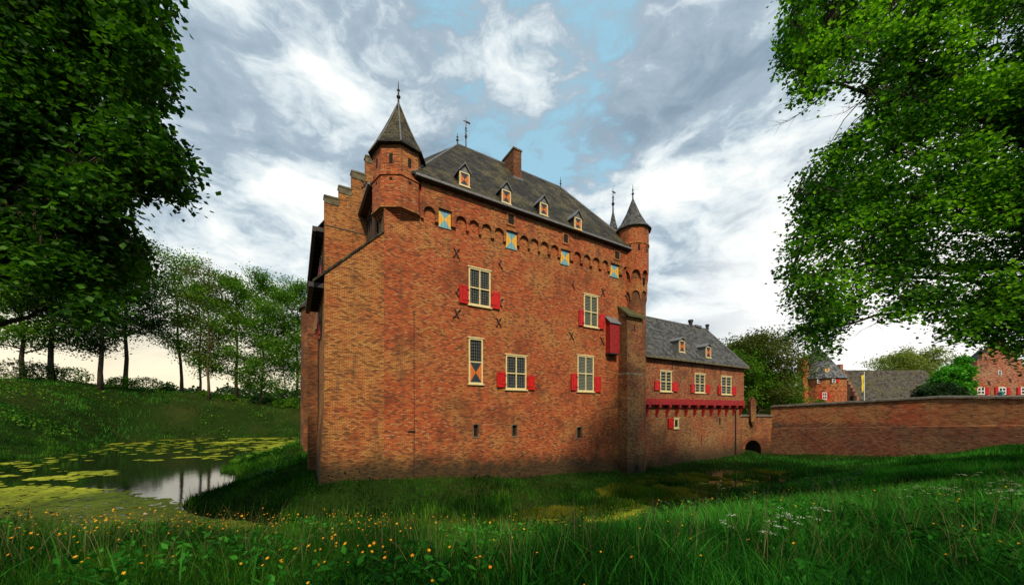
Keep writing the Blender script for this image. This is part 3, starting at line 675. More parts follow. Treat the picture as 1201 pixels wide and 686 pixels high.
finial('finial', r1[0], 5.5, r1[2] - .05, 1.1, keep, .04)
def rv(z): return -e + (z - rz0) / (r0[2] - rz0) * (5.5 + e)
# chimney
uc_ = FU(600.5, 4.2); b = MB(); zt = 22.0
uca, ucb = FU(602, 3.9), FU(611, 3.9)
b.box(uca, ucb, 3.9, 5.8, 18.5, zt); ch = b.build('chimney', 'brick_dull', keep)
b = MB(); b.box(uca - .06, ucb + .06, 3.84, 5.86, zt + .003, zt + .14); b.build('chimney_cap', 'stone', ch)
b = MB(); b.box(uca - .12, ucb + .12, 3.75, 5.9, rz0 + (3.9 + e) * (r0[2] - rz0) / (5.5 + e) - .35, rz0 + (3.9 + e) * (r0[2] - rz0) / (5.5 + e) - .05); b.build('flashing', 'lead', ch)
def dormer(par, u, v, z0, w_, h_, roofm, steep, frame='cream', side='orange', ends='navy', gable=.55, arch=False, cheek='slate'):
    """little roof window: cheeks, gabled hood, painted shutter in its frame; v is its front, steep the main roof's rise per metre"""
    back = h_ / steep + .1
    b = MB(); b.prism_x([(v + .03, z0), (v + .03, z0 + h_), (v + back, z0 + h_), (v, z0 - .0)], u - w_ / 2, u + w_ / 2)
    c = b.build('dormer', cheek, par)
    g = gable; ov = .1; zt = z0 + h_
    b = MB(); lb = (h_ + g) / steep + .25
    b.hexa([(u - w_ / 2 - ov, v - .16, zt - .03), (u, v - .16, zt + g), (u, v + lb, zt + g), (u - w_ / 2 - ov, v + lb * .75, zt - .03),
            (u - w_ / 2 - ov, v - .16, zt + .05), (u, v - .16, zt + g + .09), (u, v + lb, zt + g + .09), (u - w_ / 2 - ov, v + lb * .75, zt + .05)])
    b.hexa([(u, v - .16, zt + g), (u + w_ / 2 + ov, v - .16, zt - .03), (u + w_ / 2 + ov, v + lb * .75, zt - .03), (u, v + lb, zt + g),
            (u, v - .16, zt + g + .09), (u + w_ / 2 + ov, v - .16, zt + .05), (u + w_ / 2 + ov, v + lb * .75, zt + .05), (u, v + lb, zt + g + .09)])
    b.build('hood', roofm, c)
    b = MB(); b.prism([(u - w_ / 2, zt), (u + w_ / 2, zt), (u, zt + g)], v - .02, v + .05); b.build('gable_board', 'lead', c)
    b = MB(); f = .065
    b.box(u - w_ / 2, u - w_ / 2 + f, v - .07, v + .03, z0, zt); b.box(u + w_ / 2 - f, u + w_ / 2, v - .07, v + .03, z0, zt)
    b.box(u - w_ / 2 + f, u + w_ / 2 - f, v - .07, v + .03, z0, z0 + f); b.box(u - w_ / 2 + f, u + w_ / 2 - f, v - .07, v + .03, zt - f, zt)
    b.box(u - w_ / 2 - .05, u + w_ / 2 + .05, v - .12, v + .03, z0 - .07, z0 - .003)
    b.build('frame', frame, c)
    hourglass(c, u - w_ / 2 + f, u + w_ / 2 - f, z0 + f, zt - f, v - .03, side, ends)
    return c
steep = (r0[2] - rz0) / (5.5 + e)
for px, yb in ((544, 219), (593, 239), (637, 253), (677, 269.5)):
    v = 1.0
    for _ in range(8): z = FZ(px, yb, v); v = rv(z)
    dormer(keep, FU(px, v), v, z, .72, .88, 'lead', steep)

# left corner turret
TX, TY = 4.36, 1.0; rot = R(22.5) - YAW
b = MB(); prof_c = [(.6, 11.05)]
for k in range(8): rr = .80 + .72 * (k + 1) / 8; zz = 11.08 + .103 * k; prof_c += [(rr, zz + .015), (rr, zz + .103)]
b.lathe(TX, TY, prof_c + [(1.52, 13.7)], 8, rot); tur = b.build('turret', 'brick', keep)
b = MB(); b.lathe(TX, TY, [(1.58, 13.702), (1.58, 13.81), (1.49, 13.86), (1.49, 15.75)], 8, rot); b.build('upper_wall', 'brick', tur)
b = MB(); b.lathe(TX, TY, [(1.57, 11.8), (1.57, 11.92)], 8, rot); b.build('string_course', 'brick_ochre', tur)
b = MB(); b.lathe(TX, TY, [(1.76, 15.5), (1.75, 15.56), (1.30, 16.3), (.78, 17.35), (.06, 19.0)], 8, rot); cr = b.build('cone_roof', 'slate', tur)
b = MB()
for k in range(8):
    a = rot + math.pi / 4 * k; b.tube([(TX + r_ * math.cos(a), TY + r_ * math.sin(a), z) for r_, z in ((1.76, 15.54), (1.31, 16.32), (.79, 17.37), (.07, 19.02))], .035, 5)
b.build('hip_flashing', 'lead', tur)
finial('finial', TX, TY, 18.85, 1.6, tur, .055)
def face_box(mb, cx, cy, rad, ang, w_, z0, z1, t=.03, dep=.25, off=0.0, mi=0):
    ca, sa = math.cos(ang), math.sin(ang); tx, ty = -sa, ca
    pts = []
    for z in (z0, z1):
        for s_, d in ((-1, t), (1, t), (1, -dep), (-1, -dep)):
            pts.append((cx + ca * (rad + d) + tx * (s_ * w_ / 2 + off), cy + sa * (rad + d) + ty * (s_ * w_ / 2 + off), z))
    mb.hexa(pts, mi)
for k in range(8):
    ang = rot + R(22.5) + math.pi / 4 * k
    b = MB(); face_box(b, TX, TY, 1.49 * math.cos(math.pi / 8), ang, .20, 14.4, 14.95, .012); b.build('arrow_slit', 'dark', tur)
    b = MB(); face_box(b, TX, TY, 1.52 * math.cos(math.pi / 8), ang, .16, 13.4, 13.56, .012); b.build('putlog_hole', 'dark', tur)
# right corner turret: round, on two tiers of arches
QX, QY = 25.15, .28
b = MB(); b.lathe(QX, QY, [(1.12, ZB), (1.12, 12.6)], 32); rt = b.build('round_turret', 'brick_dull', keep)
def ring_arches(r_out, r_in, zf, zt, zu, nA, name, ph=0.0):
    b = MB(); st = 10
    for k in range(nA):
        for j in range(st):
            def P(jj, rr, z):
                a = ph + 2 * math.pi * (k + jj / st) / nA; return (QX + rr * math.cos(a), QY + rr * math.sin(a), z)
            def zz(jj):
                t = (jj / st - .5) / .42
                return zf if abs(t) > 1 else zf + (zt - zf) * (.45 + .55 * math.sqrt(max(0, 1 - t * t)))
            z0, z1 = zz(j), zz(j + 1)
            b.add([P(j, r_out, z0), P(j + 1, r_out, z1), P(j + 1, r_out, zu), P(j, r_out, zu), P(j, r_in, z0), P(j + 1, r_in, z1)], [(0, 1, 2, 3), (0, 4, 5, 1)])
    return b.build(name, 'brick', rt, fix=False)
ring_arches(1.36, 1.1, 11.3, 12.25, 16.2, 9, 'upper_wall', .2); ring_arches(1.24, 1.1, 9.55, 10.45, 11.5, 9, 'arch_tier', .2)
b = MB(); b.lathe(QX, QY, [(1.42, 14.55), (1.42, 14.68)], 32); b.build('string_course', 'brick_ochre', rt)
b = MB(); b.lathe(QX, QY, [(1.62, 16.1), (1.6, 16.2), (1.15, 16.75), (.6, 17.8), (.05, 19.2)], 12); b.build('cone_roof', 'slate_new', rt)
finial('finial', QX, QY, 19.1, 1.4, rt, .05)
for deg, z in ((-150, 13.9), (-118, 13.9), (-80, 13.9), (-95, 11.0)):
    b = MB(); face_box(b, QX, QY, 1.36, R(deg), .18, z, z + .55, .012); b.build('arrow_slit', 'dark', rt)
# buttress beside the right turret
VB = -.94
ua, ub = FU(735, VB), FU(752.5, VB); zl1 = FZ(742, 438, VB)
b = MB(); b.box(ua, ub, VB, 0.02, zl1, FZ(742, 372, VB)); bu = b.build('buttress', 'brick_dull', keep)
b = MB(); b.box(ua - .1, ub + .12, VB - .12, 0.02, ZB, zl1 - .12); b.build('buttress_foot', 'brick_low', bu)
b = MB(); b.hexa([(ua - .12, VB - .14, zl1 - .118), (ub + .14, VB - .14, zl1 - .118), (ub + .14, 0, zl1 - .118), (ua - .12, 0, zl1 - .118), (ua - .02, VB - .02, zl1 + .05), (ub + .02, VB - .02, zl1 + .05), (ub + .02, 0, zl1 + .05), (ua - .02, 0, zl1 + .05)]); b.build('ledge', 'stone', bu)
zt0 = FZ(742, 372, VB)
b = MB(); b.hexa([(ua - .15, VB - .25, zt0 - .05), (ub + .15, VB - .25, zt0 - .05), (ub + .15, 0, zt0 + .95), (ua - .15, 0, zt0 + .95), (ua - .15, VB - .25, zt0 + .12), (ub + .15, VB - .25, zt0 + .12), (ub + .15, 0, zt0 + 1.12), (ua - .15, 0, zt0 + 1.12)]); b.build('sloping_cap', 'mortar_moss', bu)
b = MB(); b.prism_x([(VB, zt0), (-.0, zt0), (0, zt0 + .9)], ua, ub); b.build('cap_wall', 'brick_dull', bu)
for k in range(6):
    b = MB(); x = ua + (ub - ua) * (k + .25) / 6; b.box(x, x + .14, VB - .12, VB + .02, zt0 - .22, zt0 - .06); b.build('dentil', 'brick_dull', bu)
b = MB(); xm = (ua + ub) / 2; b.box(xm - .06, xm + .06, VB - .012, VB + .1, zt0 - 1.2, zt0 - .65); b.build('arrow_slit', 'dark', bu)
pa = [(xm - .33 + 0.1, -6.5), (xm + .33 + .1, -6.5)] + [(xm + .1 + .33 * math.cos(t), -5.1 + .33 * math.sin(t)) for t in [math.pi * k / 8 for k in range(9)]]
b = MB(); b.prism(pa, VB - .135, VB); b.build('drain_arch', 'dark', bu)
# red hanging bay
ra, rb = FU(715, -.5), FU(726, -.5); rz, rt_ = FZ(720, 414, -.5), FZ(720, 379.5, -.5)
b = MB(); b.box(ra, rb, -.5, 0, rz, rt_)
for k in range(5): x = ra + (rb - ra) * k / 4; b.box(x - .012, x + .012, -.515, -.5, rz, rt_)
hb = b.build('hanging_bay', 'redbeam', keep)
b = MB(); b.hexa([(ra - .1, -.62, rt_ + .0), (rb + .1, -.62, rt_ + .0), (rb + .1, 0, rt_ + .62), (ra - .1, 0, rt_ + .62), (ra - .1, -.62, rt_ + .07), (rb + .1, -.62, rt_ + .07), (rb + .1, 0, rt_ + .69), (ra - .1, 0, rt_ + .69)]); b.build('bay_roof', 'lead', hb)
b = MB(); b.prism_x([(-.5, rt_ + .001), (0, rt_ + .001), (0, rt_ + .55)], ra, rb); b.build('bay_gable', 'redbeam', hb)
b = MB(); b.box(ra - .04, rb + .04, -.53, 0, rz - .1, rz - .002); b.build('bay_base', 'iron', hb)
# slim spire behind
spire = thing('stair_spire', 'slender grey spire with weather vane rising behind the round turret', 'spire', (OX, OY, 0), YAW)
SX, SY = 32.6, 9.5
b = MB(); b.lathe(SX, SY, [(1.15, -1), (1.15, 19.9)], 8); b.build('wall', 'brick_dull', spire)
b = MB(); b.lathe(SX, SY, [(1.5, 19.7), (.95, 21.0), (.35, 23.2), (.12, 24.4)], 8); b.build('cone_roof', 'slate_new', spire)
finial('weather_vane', SX, SY, 24.3, 3.2, spire, .08, .9)

# ================================================================= annexe
anx = thing('annexe_building', 'lower brick annexe with red beam on brackets and slate roof', 'building', (OX, OY, 0), YAW)
AU0, AU1 = 25.6, FU(872, -.4); AV = -.4; zbm0, zbm1 = .45, 1.02; aze = 4.9
RA = [rect(773.5, 787, 435, 459, AV), rect(814, 826, 438.5, 460.5, AV), rect(845, 857, 441.5, 462.5, AV)]
b = MB(); sheet(b, AU0, AU1, zbm1, aze, RA, AV); b.add([(AU1, AV, zbm1), (AU1, 7, zbm1), (AU1, 7, aze), (AU1, AV, aze), (AU0, 7, zbm1), (AU0, 7, aze)], [(0, 1, 2, 3), (1, 4, 5, 2)]); b.build('upper_wall', 'brick_annex', anx)
lw = rect(789.5, 795.5, 490.5, 502); lps = [rect(842.8, 845, 490.5, 498.5), rect(821.6, 822.8, 510.5, 523)]
b = MB(); sheet(b, AU0 - .6, AU1 + .0, ZB, zbm0 + .3, [lw] + lps, 0); b.add([(AU1, 0, ZB), (AU1, 7, ZB), (AU1, 7, zbm0 + .3), (AU1, 0, zbm0 + .3)], [(0, 1, 2, 3)]); b.build('lower_wall', 'brick_low', anx)
for a, c, d, e_ in lps: b = MB(); b.box(a, c, .1, .2, d, e_); b.build('loophole_void', 'dark', anx)
b = MB(); b.box(AU0, AU1 + .05, AV - .08, .02, zbm0, zbm1 - .003); b.build('beam', 'redbeam', anx)
for k in range(12):
    pxk = 760.3 + (868 - 760.3) * (1 - (1 - k / 11) ** 1.0)
u_a, u_b = FU(761, AV), AU1 - .15
for k in range(12):
    u = u_a + (u_b - u_a) * k / 11
    q = MB(); q.box(u - .14, u + .14, AV - .10, AV + .1, zbm0 - .26, zbm0 - .003); q.build('dentil', 'redbeam', anx)
    pts = [(AV + .05, zbm0 - .28), (AV + .08, zbm0 - .45), (AV + .2, zbm0 - .75), (-.06, zbm0 - 1.15), (0, zbm0 - 1.2), (0, zbm0 - .003), (AV + .11, zbm0 - .003), (AV + .105, zbm0 - .28)]
    q = MB(); q.prism_x(pts, u - .10, u + .10); q.build('bracket', 'redbeam', anx)
shp = [((766.5, 773), (787.5, 793.3), 446.5, 457.5, 448, 459), ((809, 813.7), (826.3, 830.8), 450, 460.5, 451, 461.5), ((840.8, 844.7), (857.3, 861.5), 452, 462.5, 453.3, 463.3)]
for (ra_, sh) in zip(RA, shp):
    window(anx, *ra_, AV, style='bars', split=.48, nd=(1, 3), fw=.1)
    (l0, l1), (r0_, r1_), a, b_, c, d = sh
    panel_shutter(anx, FU(l0, AV), FU(l1, AV), FZ((l0 + l1) / 2, b_, AV), FZ((l0 + l1) / 2, a, AV), AV, hinge_left=False)
    panel_shutter(anx, FU(r0_, AV), FU(r1_, AV), FZ((r0_ + r1_) / 2, d, AV), FZ((r0_ + r1_) / 2, c, AV), AV)
window(anx, *lw, 0, cols=1, rows=1, style='bars', nd=(1, 1), fw=.13)
panel_shutter(anx, FU(782.5), FU(789), FZ(786, 502), FZ(786, 490), 0, hinge_left=False)
ae = .35; RV = 3.5; azr = 10.0
A = (AU0 - .2, AV - ae, aze); B = (AU1 + .35, AV - ae, aze); C_ = (AU1 + .35, 7 + ae, aze); D = (AU0 - .2, 7 + ae, aze); ra0 = (AU0 - .2, RV, azr); ra1 = (FU(827.5, RV), RV, azr)
roof_poly('roof', 'slate_new', anx, [[A, B, ra1, ra0], [B, C_, ra1], [C_, D, ra0, ra1]], .12)
b = MB(); b.tube([ra0, ra1, B], .08, 6); b.build('ridge_flashing', 'lead', anx)
b = MB(); b.box(AU0, AU1 + .4, AV - ae - .1, AV - ae + .03, aze - .2, aze - .03); b.box(AU1 + .3, AU1 + .42, AV - ae, 7, aze - .2, aze - .03); b.build('gutter', 'stone', anx)
b = MB(); b.box(AU0, AU1 + .3, AV - ae + .03, AV, aze - .16, aze - .06); b.build('soffit', 'timber', anx)
ast = (azr - aze) / (RV - AV + ae)
for px, yb in ((799, 413), (830, 419.5)):
    v = .5
    for _ in range(8): z = FZ(px, yb, v); v = AV - ae + (z - aze) / ast
    dormer(anx, FU(px, v), v, z, .92, 1.15, 'lead', ast, gable=.3, cheek='lead')
for px, h_, s_ in ((809.5, .7, .22), (829, .6, .17)):
    u = FU(px, RV); b = MB(); b.lathe(u, RV, [(s_, azr - .2), (s_, azr + h_ * .6), (s_ * 1.35, azr + h_ * .65), (s_ * 1.35, azr + h_)], 10); b.build('chimney_pot', 'iron', anx)
b = MB(); u = FU(814, RV); b.box(u, u + 1.2, RV - .2, RV + .2, azr, azr + .22); b.build('ridge_vent', 'lead', anx)
ud = FU(861.5); b = MB(); b.tube([(ud, AV - .05, zbm0 - .2), (ud, -.08, zbm0 - .6), (ud, -.08, -5.6)], .06, 8); b.build('downpipe', 'iron', anx)
for px, py in ((788, 427), (811, 430), (845, 434), (826, 430)):
    u = FU(px, AV); z = FZ(px, py, AV); b = MB(); b.box(u - .03, u + .03, AV - .04, AV, z - .55, z + .5); b.build('wall_tie', 'iron', anx)

# ================================================================= little wall with the arch between annexe and moat wall
X0, X1, YW = 27.2, 31.9, 43.2
cw = thing('arched_wall', 'short brick wall with dark round culvert arch beside the annexe', 'wall', (0, YW, 0))
ax = (882.5 - CX) / FPX * YW; rr = .98; zt = -.85; za = -4.0 - rr + .12
b = MB(); N_ = 12
arch = [(ax + rr * math.cos(math.pi * (1 - k / N_)), za + rr * 1.15 * math.sin(math.pi * (1 - k / N_))) for k in range(N_ + 1)]
for (xa, z0), (xb, z1) in zip(arch, arch[1:]): b.add([(xa, 0, z0), (xb, 0, z1), (xb, 0, zt), (xa, 0, zt), (xa, 1.4, z0), (xb, 1.4, z1)], [(0, 1, 2, 3), (0, 4, 5, 1)])
b.add([(X0, 0, ZB), (ax - rr, 0, ZB), (ax - rr, 0, zt), (X0, 0, zt)], [(0, 1, 2, 3)]); b.add([(ax + rr, 0, ZB), (X1, 0, ZB), (X1, 0, zt), (ax + rr, 0, zt)], [(0, 1, 2, 3)])
b.add([(ax - rr, 0, ZB), (ax - rr, 0, za), (ax - rr, 1.4, za), (ax - rr, 1.4, ZB)], [(0, 1, 2, 3)]); b.add([(ax + rr, 0, ZB), (ax + rr, 0, za), (ax + rr, 1.4, za), (ax + rr, 1.4, ZB)], [(0, 1, 2, 3)])
b.add([(X0, 1.4, ZB), (X1, 1.4, ZB), (X1, 1.4, zt), (X0, 1.4, zt), (X0, 0, zt), (X1, 0, zt)], [(0, 1, 2, 3), (3, 2, 5, 4)])
b.build('wall', 'brick_low', cw, fix=False)
q = MB()
for k in range(14):
    t0, t1 = math.pi * k / 14 + .02, math.pi * (k + 1) / 14 - .02
    pts = [(ax + r_ * math.cos(t), y, za + r_ * 1.15 * math.sin(t)) for y in (-.03, .05) for r_, t in ((rr, t0), (rr + .3, t0), (rr + .3, t1), (rr, t1))]
    q.add(pts, [(0, 1, 2, 3), (4, 7, 6, 5), (0, 4, 5, 1), (1, 5, 6, 2), (2, 6, 7, 3), (3, 7, 4, 0)])
q.build('arch_rim', 'brick_dull', cw)
for k in range(6):
    x = X0 + (X1 - X0) * k / 6; b = MB(); b.hexa([(x + .01, -.15, zt + .003), (x + .77, -.15, zt + .003), (x + .77, 1.5, zt + .003), (x + .01, 1.5, zt + .003), (x + .01, -.1, zt + .2), (x + .77, -.1, zt + .2), (x + .77, 1.45, zt + .26), (x + .01, 1.45, zt + .26)]); b.build('coping_stone', 'coping', cw)
pxr = (881 - CX) / FPX * YW
b = MB(); b.prism([(pxr - .02, zt - 1.25), (pxr + .02, zt - 1.25), (pxr + .3, zt - .5), (pxr + .33, 1.0), (pxr, 1.5), (pxr - .33, 1.0), (pxr - .3, zt - .5)], -.35, .25); b.build('pier', 'brick_dull', cw)

# ================================================================= moat wall
mw = thing('moat_wall', 'long weathered brick moat wall running out to the right', 'wall')
PW = [(31.6, 43.3, .25), (35.2, 37.6, .62), (38.5, 32, 1.0), (40.6, 27.9, .83), (46, 19, .8)]
b = MB(); q = MB()
for (x0, y0, z0), (x1, y1, z1) in zip(PW, PW[1:]):
    L = math.hypot(x1 - x0, y1 - y0); nx_, ny_ = (y1 - y0) / L, -(x1 - x0) / L
    tv = -1
    if nx_ * x0 + ny_ * y0 > 0: nx_, ny_ = -nx_, -ny_
    bt_ = .25                                 # batter towards the moat, a set-back at the ledge
    zc0, zc1 = -2.35 + (x0 - 31.6) * .12, -2.35 + (x1 - 31.6) * .12
    b.add([(x0 + nx_ * bt_, y0 + ny_ * bt_, ZB), (x1 + nx_ * bt_, y1 + ny_ * bt_, ZB), (x1 + nx_ * .06, y1 + ny_ * .06, zc1), (x0 + nx_ * .06, y0 + ny_ * .06, zc0),
           (x1, y1, zc1 + .05), (x0, y0, zc0 + .05), (x1, y1, z1), (x0, y0, z0), (x1 - nx_ * .9, y1 - ny_ * .9, z1), (x0 - nx_ * .9, y0 - ny_ * .9, z0), (x1 - nx_ * .9, y1 - ny_ * .9, ZB), (x0 - nx_ * .9, y0 - ny_ * .9, ZB)],
          [(0, 1, 2, 3), (3, 2, 4, 5), (5, 4, 6, 7), (7, 6, 8, 9), (9, 8, 10, 11)])
    m_ = max(1, round(L / .85))
    for k in range(m_):
        t0, t1 = k / m_ + .008 / L, (k + 1) / m_ - .012 / L; jj = random.uniform(-.015, .02)
        c = MB(); P_ = lambda t, o, z: (x0 + (x1 - x0) * t - nx_ * o, y0 + (y1 - y0) * t - ny_ * o, z0 + (z1 - z0) * t + z + jj)
        c.hexa([P_(t0, -.14, .015), P_(t1, -.14, .015), P_(t1, 1.0, .015), P_(t0, 1.0, .015), P_(t0, -.1, .18), P_(t1, -.1, .18), P_(t1, .95, .26), P_(t0, .95, .26)])
        c.build('coping_stone', 'coping', mw)
b.add([(31.6 + .0, 43.3, ZB), (31.6, 43.3, .25), (32.4, 43.8, .25), (32.4, 43.8, ZB)], [(0, 1, 2, 3)])
b.build('wall', 'brick_wall', mw)
# ================================================================= buildings behind the moat wall
def Xp(px, Y): return (px - CX) / FPX * Y
def Zp(py, Y): return (HY - py) / FPX * Y
def simple_window(par, x0, x1, z0, z1, y, shutters='lr', paint='white', sw=.42, divs=1):
    b = MB(); b.box(x0, x1, y - .05, y + .02, z0, z1); wn_ = b.build('window', paint, par)
    mid_ = (x0 + x1) / 2; f = .14 * min(1, (x1 - x0)); cols_ = 2 if divs else 1
    for i in range(cols_):
        a = x0 + f + (x1 - x0 - f) * i / cols_; c = a + (x1 - x0 - f) / cols_ - f
        for j in range(2):
            p = z0 + f + (z1 - z0 - f) * j / 2; g = MB(); g.box(a, c, y - .062, y - .051, p, p + (z1 - z0 - f) / 2 - f); g.build('pane', 'glass', wn_)
    for s_ in shutters:
        a, c = (x0 - sw - .05, x0 - .05) if s_ == 'l' else (x1 + .05, x1 + sw + .05)
        g = MB(); g.box(a, c, y - .1, y - .01, z0, z1); g.box(a + .08, c - .08, y - .12, y - .1, z0 + .1, z1 - .1); g.build('shutter', 'red', wn_)
    return wn_
Y = 70.0; gx_ = Xp(964.5, Y); gt = thing('gate_tower', 'orange brick gate tower with tall grey pyramid roof and red shutters', 'tower', (gx_, Y, 0))
b = MB(); b.lathe(0, 0, [(3.55, -1), (3.5, Zp(442, Y - 3))], 16, R(11.25)); b.build('wall', 'brick_orange', gt)
b = MB(); zr = Zp(443, Y - 3); k = 16
vs = [(3.85 * math.cos(R(11.25) + 2 * math.pi * i / k), 3.85 * math.sin(R(11.25) + 2 * math.pi * i / k), zr - .05) for i in range(k)] + [(-1.3, 0, Zp(403, Y))]
b.add(vs, [(i, (i + 1) % k, k) for i in range(k)] + [tuple(range(k - 1, -1, -1))]); b.build('roof', 'slate_blue', gt)
b = MB(); b.box(-4.6, -3.5, -.8, .6, -1, Zp(421, Y)); b.box(-4.7, -3.4, -.9, .7, Zp(421, Y), Zp(419.5, Y)); b.build('chimney', 'brick_orange', gt)
for px, sh in ((954, 'l'), (965.5, 'r'), (976.5, 'r')):
    dx = Xp(px, Y - 3.3) - gx_; yy = -math.sqrt(max(.1, 3.5 ** 2 - dx * dx)) - .08
    simple_window(gt, dx - .35, dx + .35, Zp(449, Y - 3), Zp(444.5, Y - 3), yy, sh, divs=0, sw=.45)
dx = Xp(965.5, Y - 3.4) - gx_; simple_window(gt, dx - .42, dx + .42, Zp(468.5, Y - 3.4), Zp(460, Y - 3.4), -3.6, 'lr', sw=.4)
b = MB(); dx = Xp(965, Y - 2) - gx_; b.box(dx - .4, dx + .4, -2.9, -1.2, Zp(436, Y - 3), Zp(431, Y - 3)); dd = b.build('dormer', 'cream', gt)
b = MB(); b.box(dx - .22, dx + .22, -2.93, -2.9, Zp(435, Y - 3), Zp(432, Y - 3)); b.build('shutter', 'orange', dd)
b = MB(); b.prism([(dx - .5, Zp(431, Y - 3)), (dx + .5, Zp(431, Y - 3)), (dx, Zp(428.5, Y - 3))], -3.0, -.9); b.build('hood', 'slate_blue', dd)
for px in (953, 961, 970, 979):
    dx = Xp(px, Y - 3.3) - gx_; yy = -math.sqrt(max(.1, 3.5 ** 2 - dx * dx)); anchor(gt, dx, Zp(455, Y - 3), yy, .25)
# low building left of it
Y = 72.0; lb = thing('gatehouse_cottage', 'low brick cottage with slate roof adjoining the gate tower', 'building', (Xp(908, Y), Y, 0))
L = Xp(948, Y) - Xp(900, Y)
b = MB(); b.box(-L * .2, L * .85, 0, 6, -1, Zp(467.5, Y)); b.build('wall', 'brick_pink', lb)
roof_poly('roof', 'slate_far', lb, [[(-L * .25, -.4, Zp(468, Y)), (L * .88, -.4, Zp(468, Y)), (L * .68, 3, Zp(455, Y)), (-L * .25, 3, Zp(455, Y))], [(L * .88, -.4, Zp(468, Y)), (L * .88, 6.4, Zp(468, Y)), (L * .68, 3, Zp(455, Y))]], .12)
for px in (912, 922, 933, 944): simple_window(lb, Xp(px, Y) - Xp(908, Y) - .4, Xp(px, Y) - Xp(908, Y) + .4, Zp(475, Y), Zp(470, Y), -.02, 'l', sw=.35)
b = MB(); dx = Xp(936, Y) - Xp(908, Y); b.box(dx - .4, dx + .4, .5, 2.2, Zp(463, Y), Zp(457, Y)); b.build('dormer', 'white', lb)
# barn with stepped gable
Y = 71.0; bx0 = Xp(1003, Y); bn = thing('barn', 'long low barn with big mossy roof and stepped brick gable end', 'barn', (bx0, Y, 0))
ze, zr = Zp(468, Y), Zp(434, Y + 3.6); LB = Xp(1094, Y) - bx0 + 3
b = MB(); b.box(.5, LB, 0, 7.2, -1, ze); b.build('wall', 'brick_dull', bn)
roof_poly('roof', 'slate_far', bn, [[(.4, -.4, ze - .1), (LB + .3, -.4, ze - .1), (LB + .3 - .8, 3.6, zr), (.4, 3.6, zr)], [(.4, 7.6, ze - .1), (LB + .3, 7.6, ze - .1), (LB - .5, 3.6, zr), (.4, 3.6, zr)]], .15)
b = MB(); b.box(.6, LB, -.55, -.4, ze - .3, ze - .1); b.build('gutter', 'iron', bn)
pl_ = [(-.35, -1)]; ns = 8; zs_ = [ze + .6 + (zr - ze) * k / ns for k in range(ns + 1)]
gp = []
for k in range(ns): y_ = -.35 + 3.5 * k / ns; gp += [(y_, zs_[k]), (-.35 + 3.5 * (k + 1) / ns, zs_[k])]
gp = gp + [(3.15, zr + 1.2), (4.05, zr + 1.2)] + [(7.2 - y_, z_) for y_, z_ in reversed(gp)]
b = MB(); b.prism_x([(-.35, -1)] + gp + [(7.55, -1)], -.1, .45); b.build('stepped_gable', 'brick_pink', bn)
for k in range(ns):
    b = MB(); y_ = -.35 + 3.5 * k / ns; b.box(-.2, .55, y_ - .05, y_ + .45, zs_[k] + .003, zs_[k] + .16); b.build('coping', 'coping', bn)
b = MB(); b.box(-.13, -.1, .35, 1.1, Zp(475, Y), Zp(464, Y)); b.build('door', 'dark', bn)
# flagpole
Y = 60.0; fx = Xp(1013.2, Y); fp = thing('flagpole', 'thin white flagpole with limp yellow flag before the barn roof', 'flagpole', (fx, Y, gz(fx, Y)))
b = MB(); h0 = gz(fx, Y); b.lathe(0, 0, [(.07, 0), (.05, Zp(437, Y) - h0), (.1, Zp(436.5, Y) - h0), (.02, Zp(436, Y) - h0)], 8); b.build('pole', 'white', fp)
b = MB(); z1 = Zp(439, Y) - h0; z0 = Zp(458, Y) - h0; pts = []
for j in range(9):
    zz = z1 + (z0 - z1) * j / 8
    for i in range(5): pts.append((-.08 - .10 * i + .03 * math.sin(j * 1.3 + i), .08 * math.sin(i * 2.4 + j * .3), zz - .06 * i))
b.add(pts, [(j * 5 + i, j * 5 + i + 1, (j + 1) * 5 + i + 1, (j + 1) * 5 + i) for j in range(8) for i in range(4)]); b.build('flag', 'flagcloth', fp, smooth=True)
# right brick house with stepped gable
Y = 52.0; hx = Xp(1172, Y); hs = thing('stepped_gable_house', 'pink brick house with stepped gable and white windows above the wall', 'house', (hx, Y, 0))
hw = hx - Xp(1131, Y); zb = -1; st_ = [(1131, 437.5), (1138.3, 429.5), (1145.2, 422), (1151.5, 413.5), (1158.5, 407), (1165, 400)]
us_ = [Xp(p, Y) - hx for p, _ in st_]; zs_ = [Zp(y, Y) for _, y in st_]
poly = [(-hw, zb), (hw, zb)]
rp = [(-u, z) for u, z in zip(us_, zs_)]
for i, (u, z) in enumerate(rp):
    poly.append((u, z)); 
    if i + 1 < len(rp): poly.append((rp[i+1][0], z))
lp = list(reversed(list(zip(us_, zs_))))
for i, (u, z) in enumerate(lp):
    poly.append((u, z))
    if i + 1 < len(lp): poly.append((u, lp[i+1][1]))
b = MB(); b.prism(poly, 0, .5); b.build('stepped_gable', 'brick_pink', hs)
for i in range(len(us_)):
    for sg in (-1, 1):
        ue = us_[i+1] if i + 1 < len(us_) else 0
        a, c = sorted((sg * -us_[i], sg * -ue)); b = MB(); b.box(a - .05, c + .03, -.06, .56, zs_[i] + .003 + (.004 if sg > 0 else 0), zs_[i] + .13); b.build('coping', 'coping', hs)
b = MB(); b.box(-hw + .15, hw - .15, .5, 2.4, zb, zs_[0] - 1.0); b.build('wall', 'brick_pink', hs)
roof_poly('roof', 'slate_new', hs, [[(-hw + .1, .5, zs_[0] - .9), (0, .5, zs_[-1] - .9), (0, 2.4, zs_[-1] - .9), (-hw + .1, 2.4, zs_[0] - .9)], [(hw - .1, .5, zs_[0] - .9), (0, .5, zs_[-1] - .9), (0, 2.4, zs_[-1] - .9), (hw - .1, 2.4, zs_[0] - .6)]], .12)
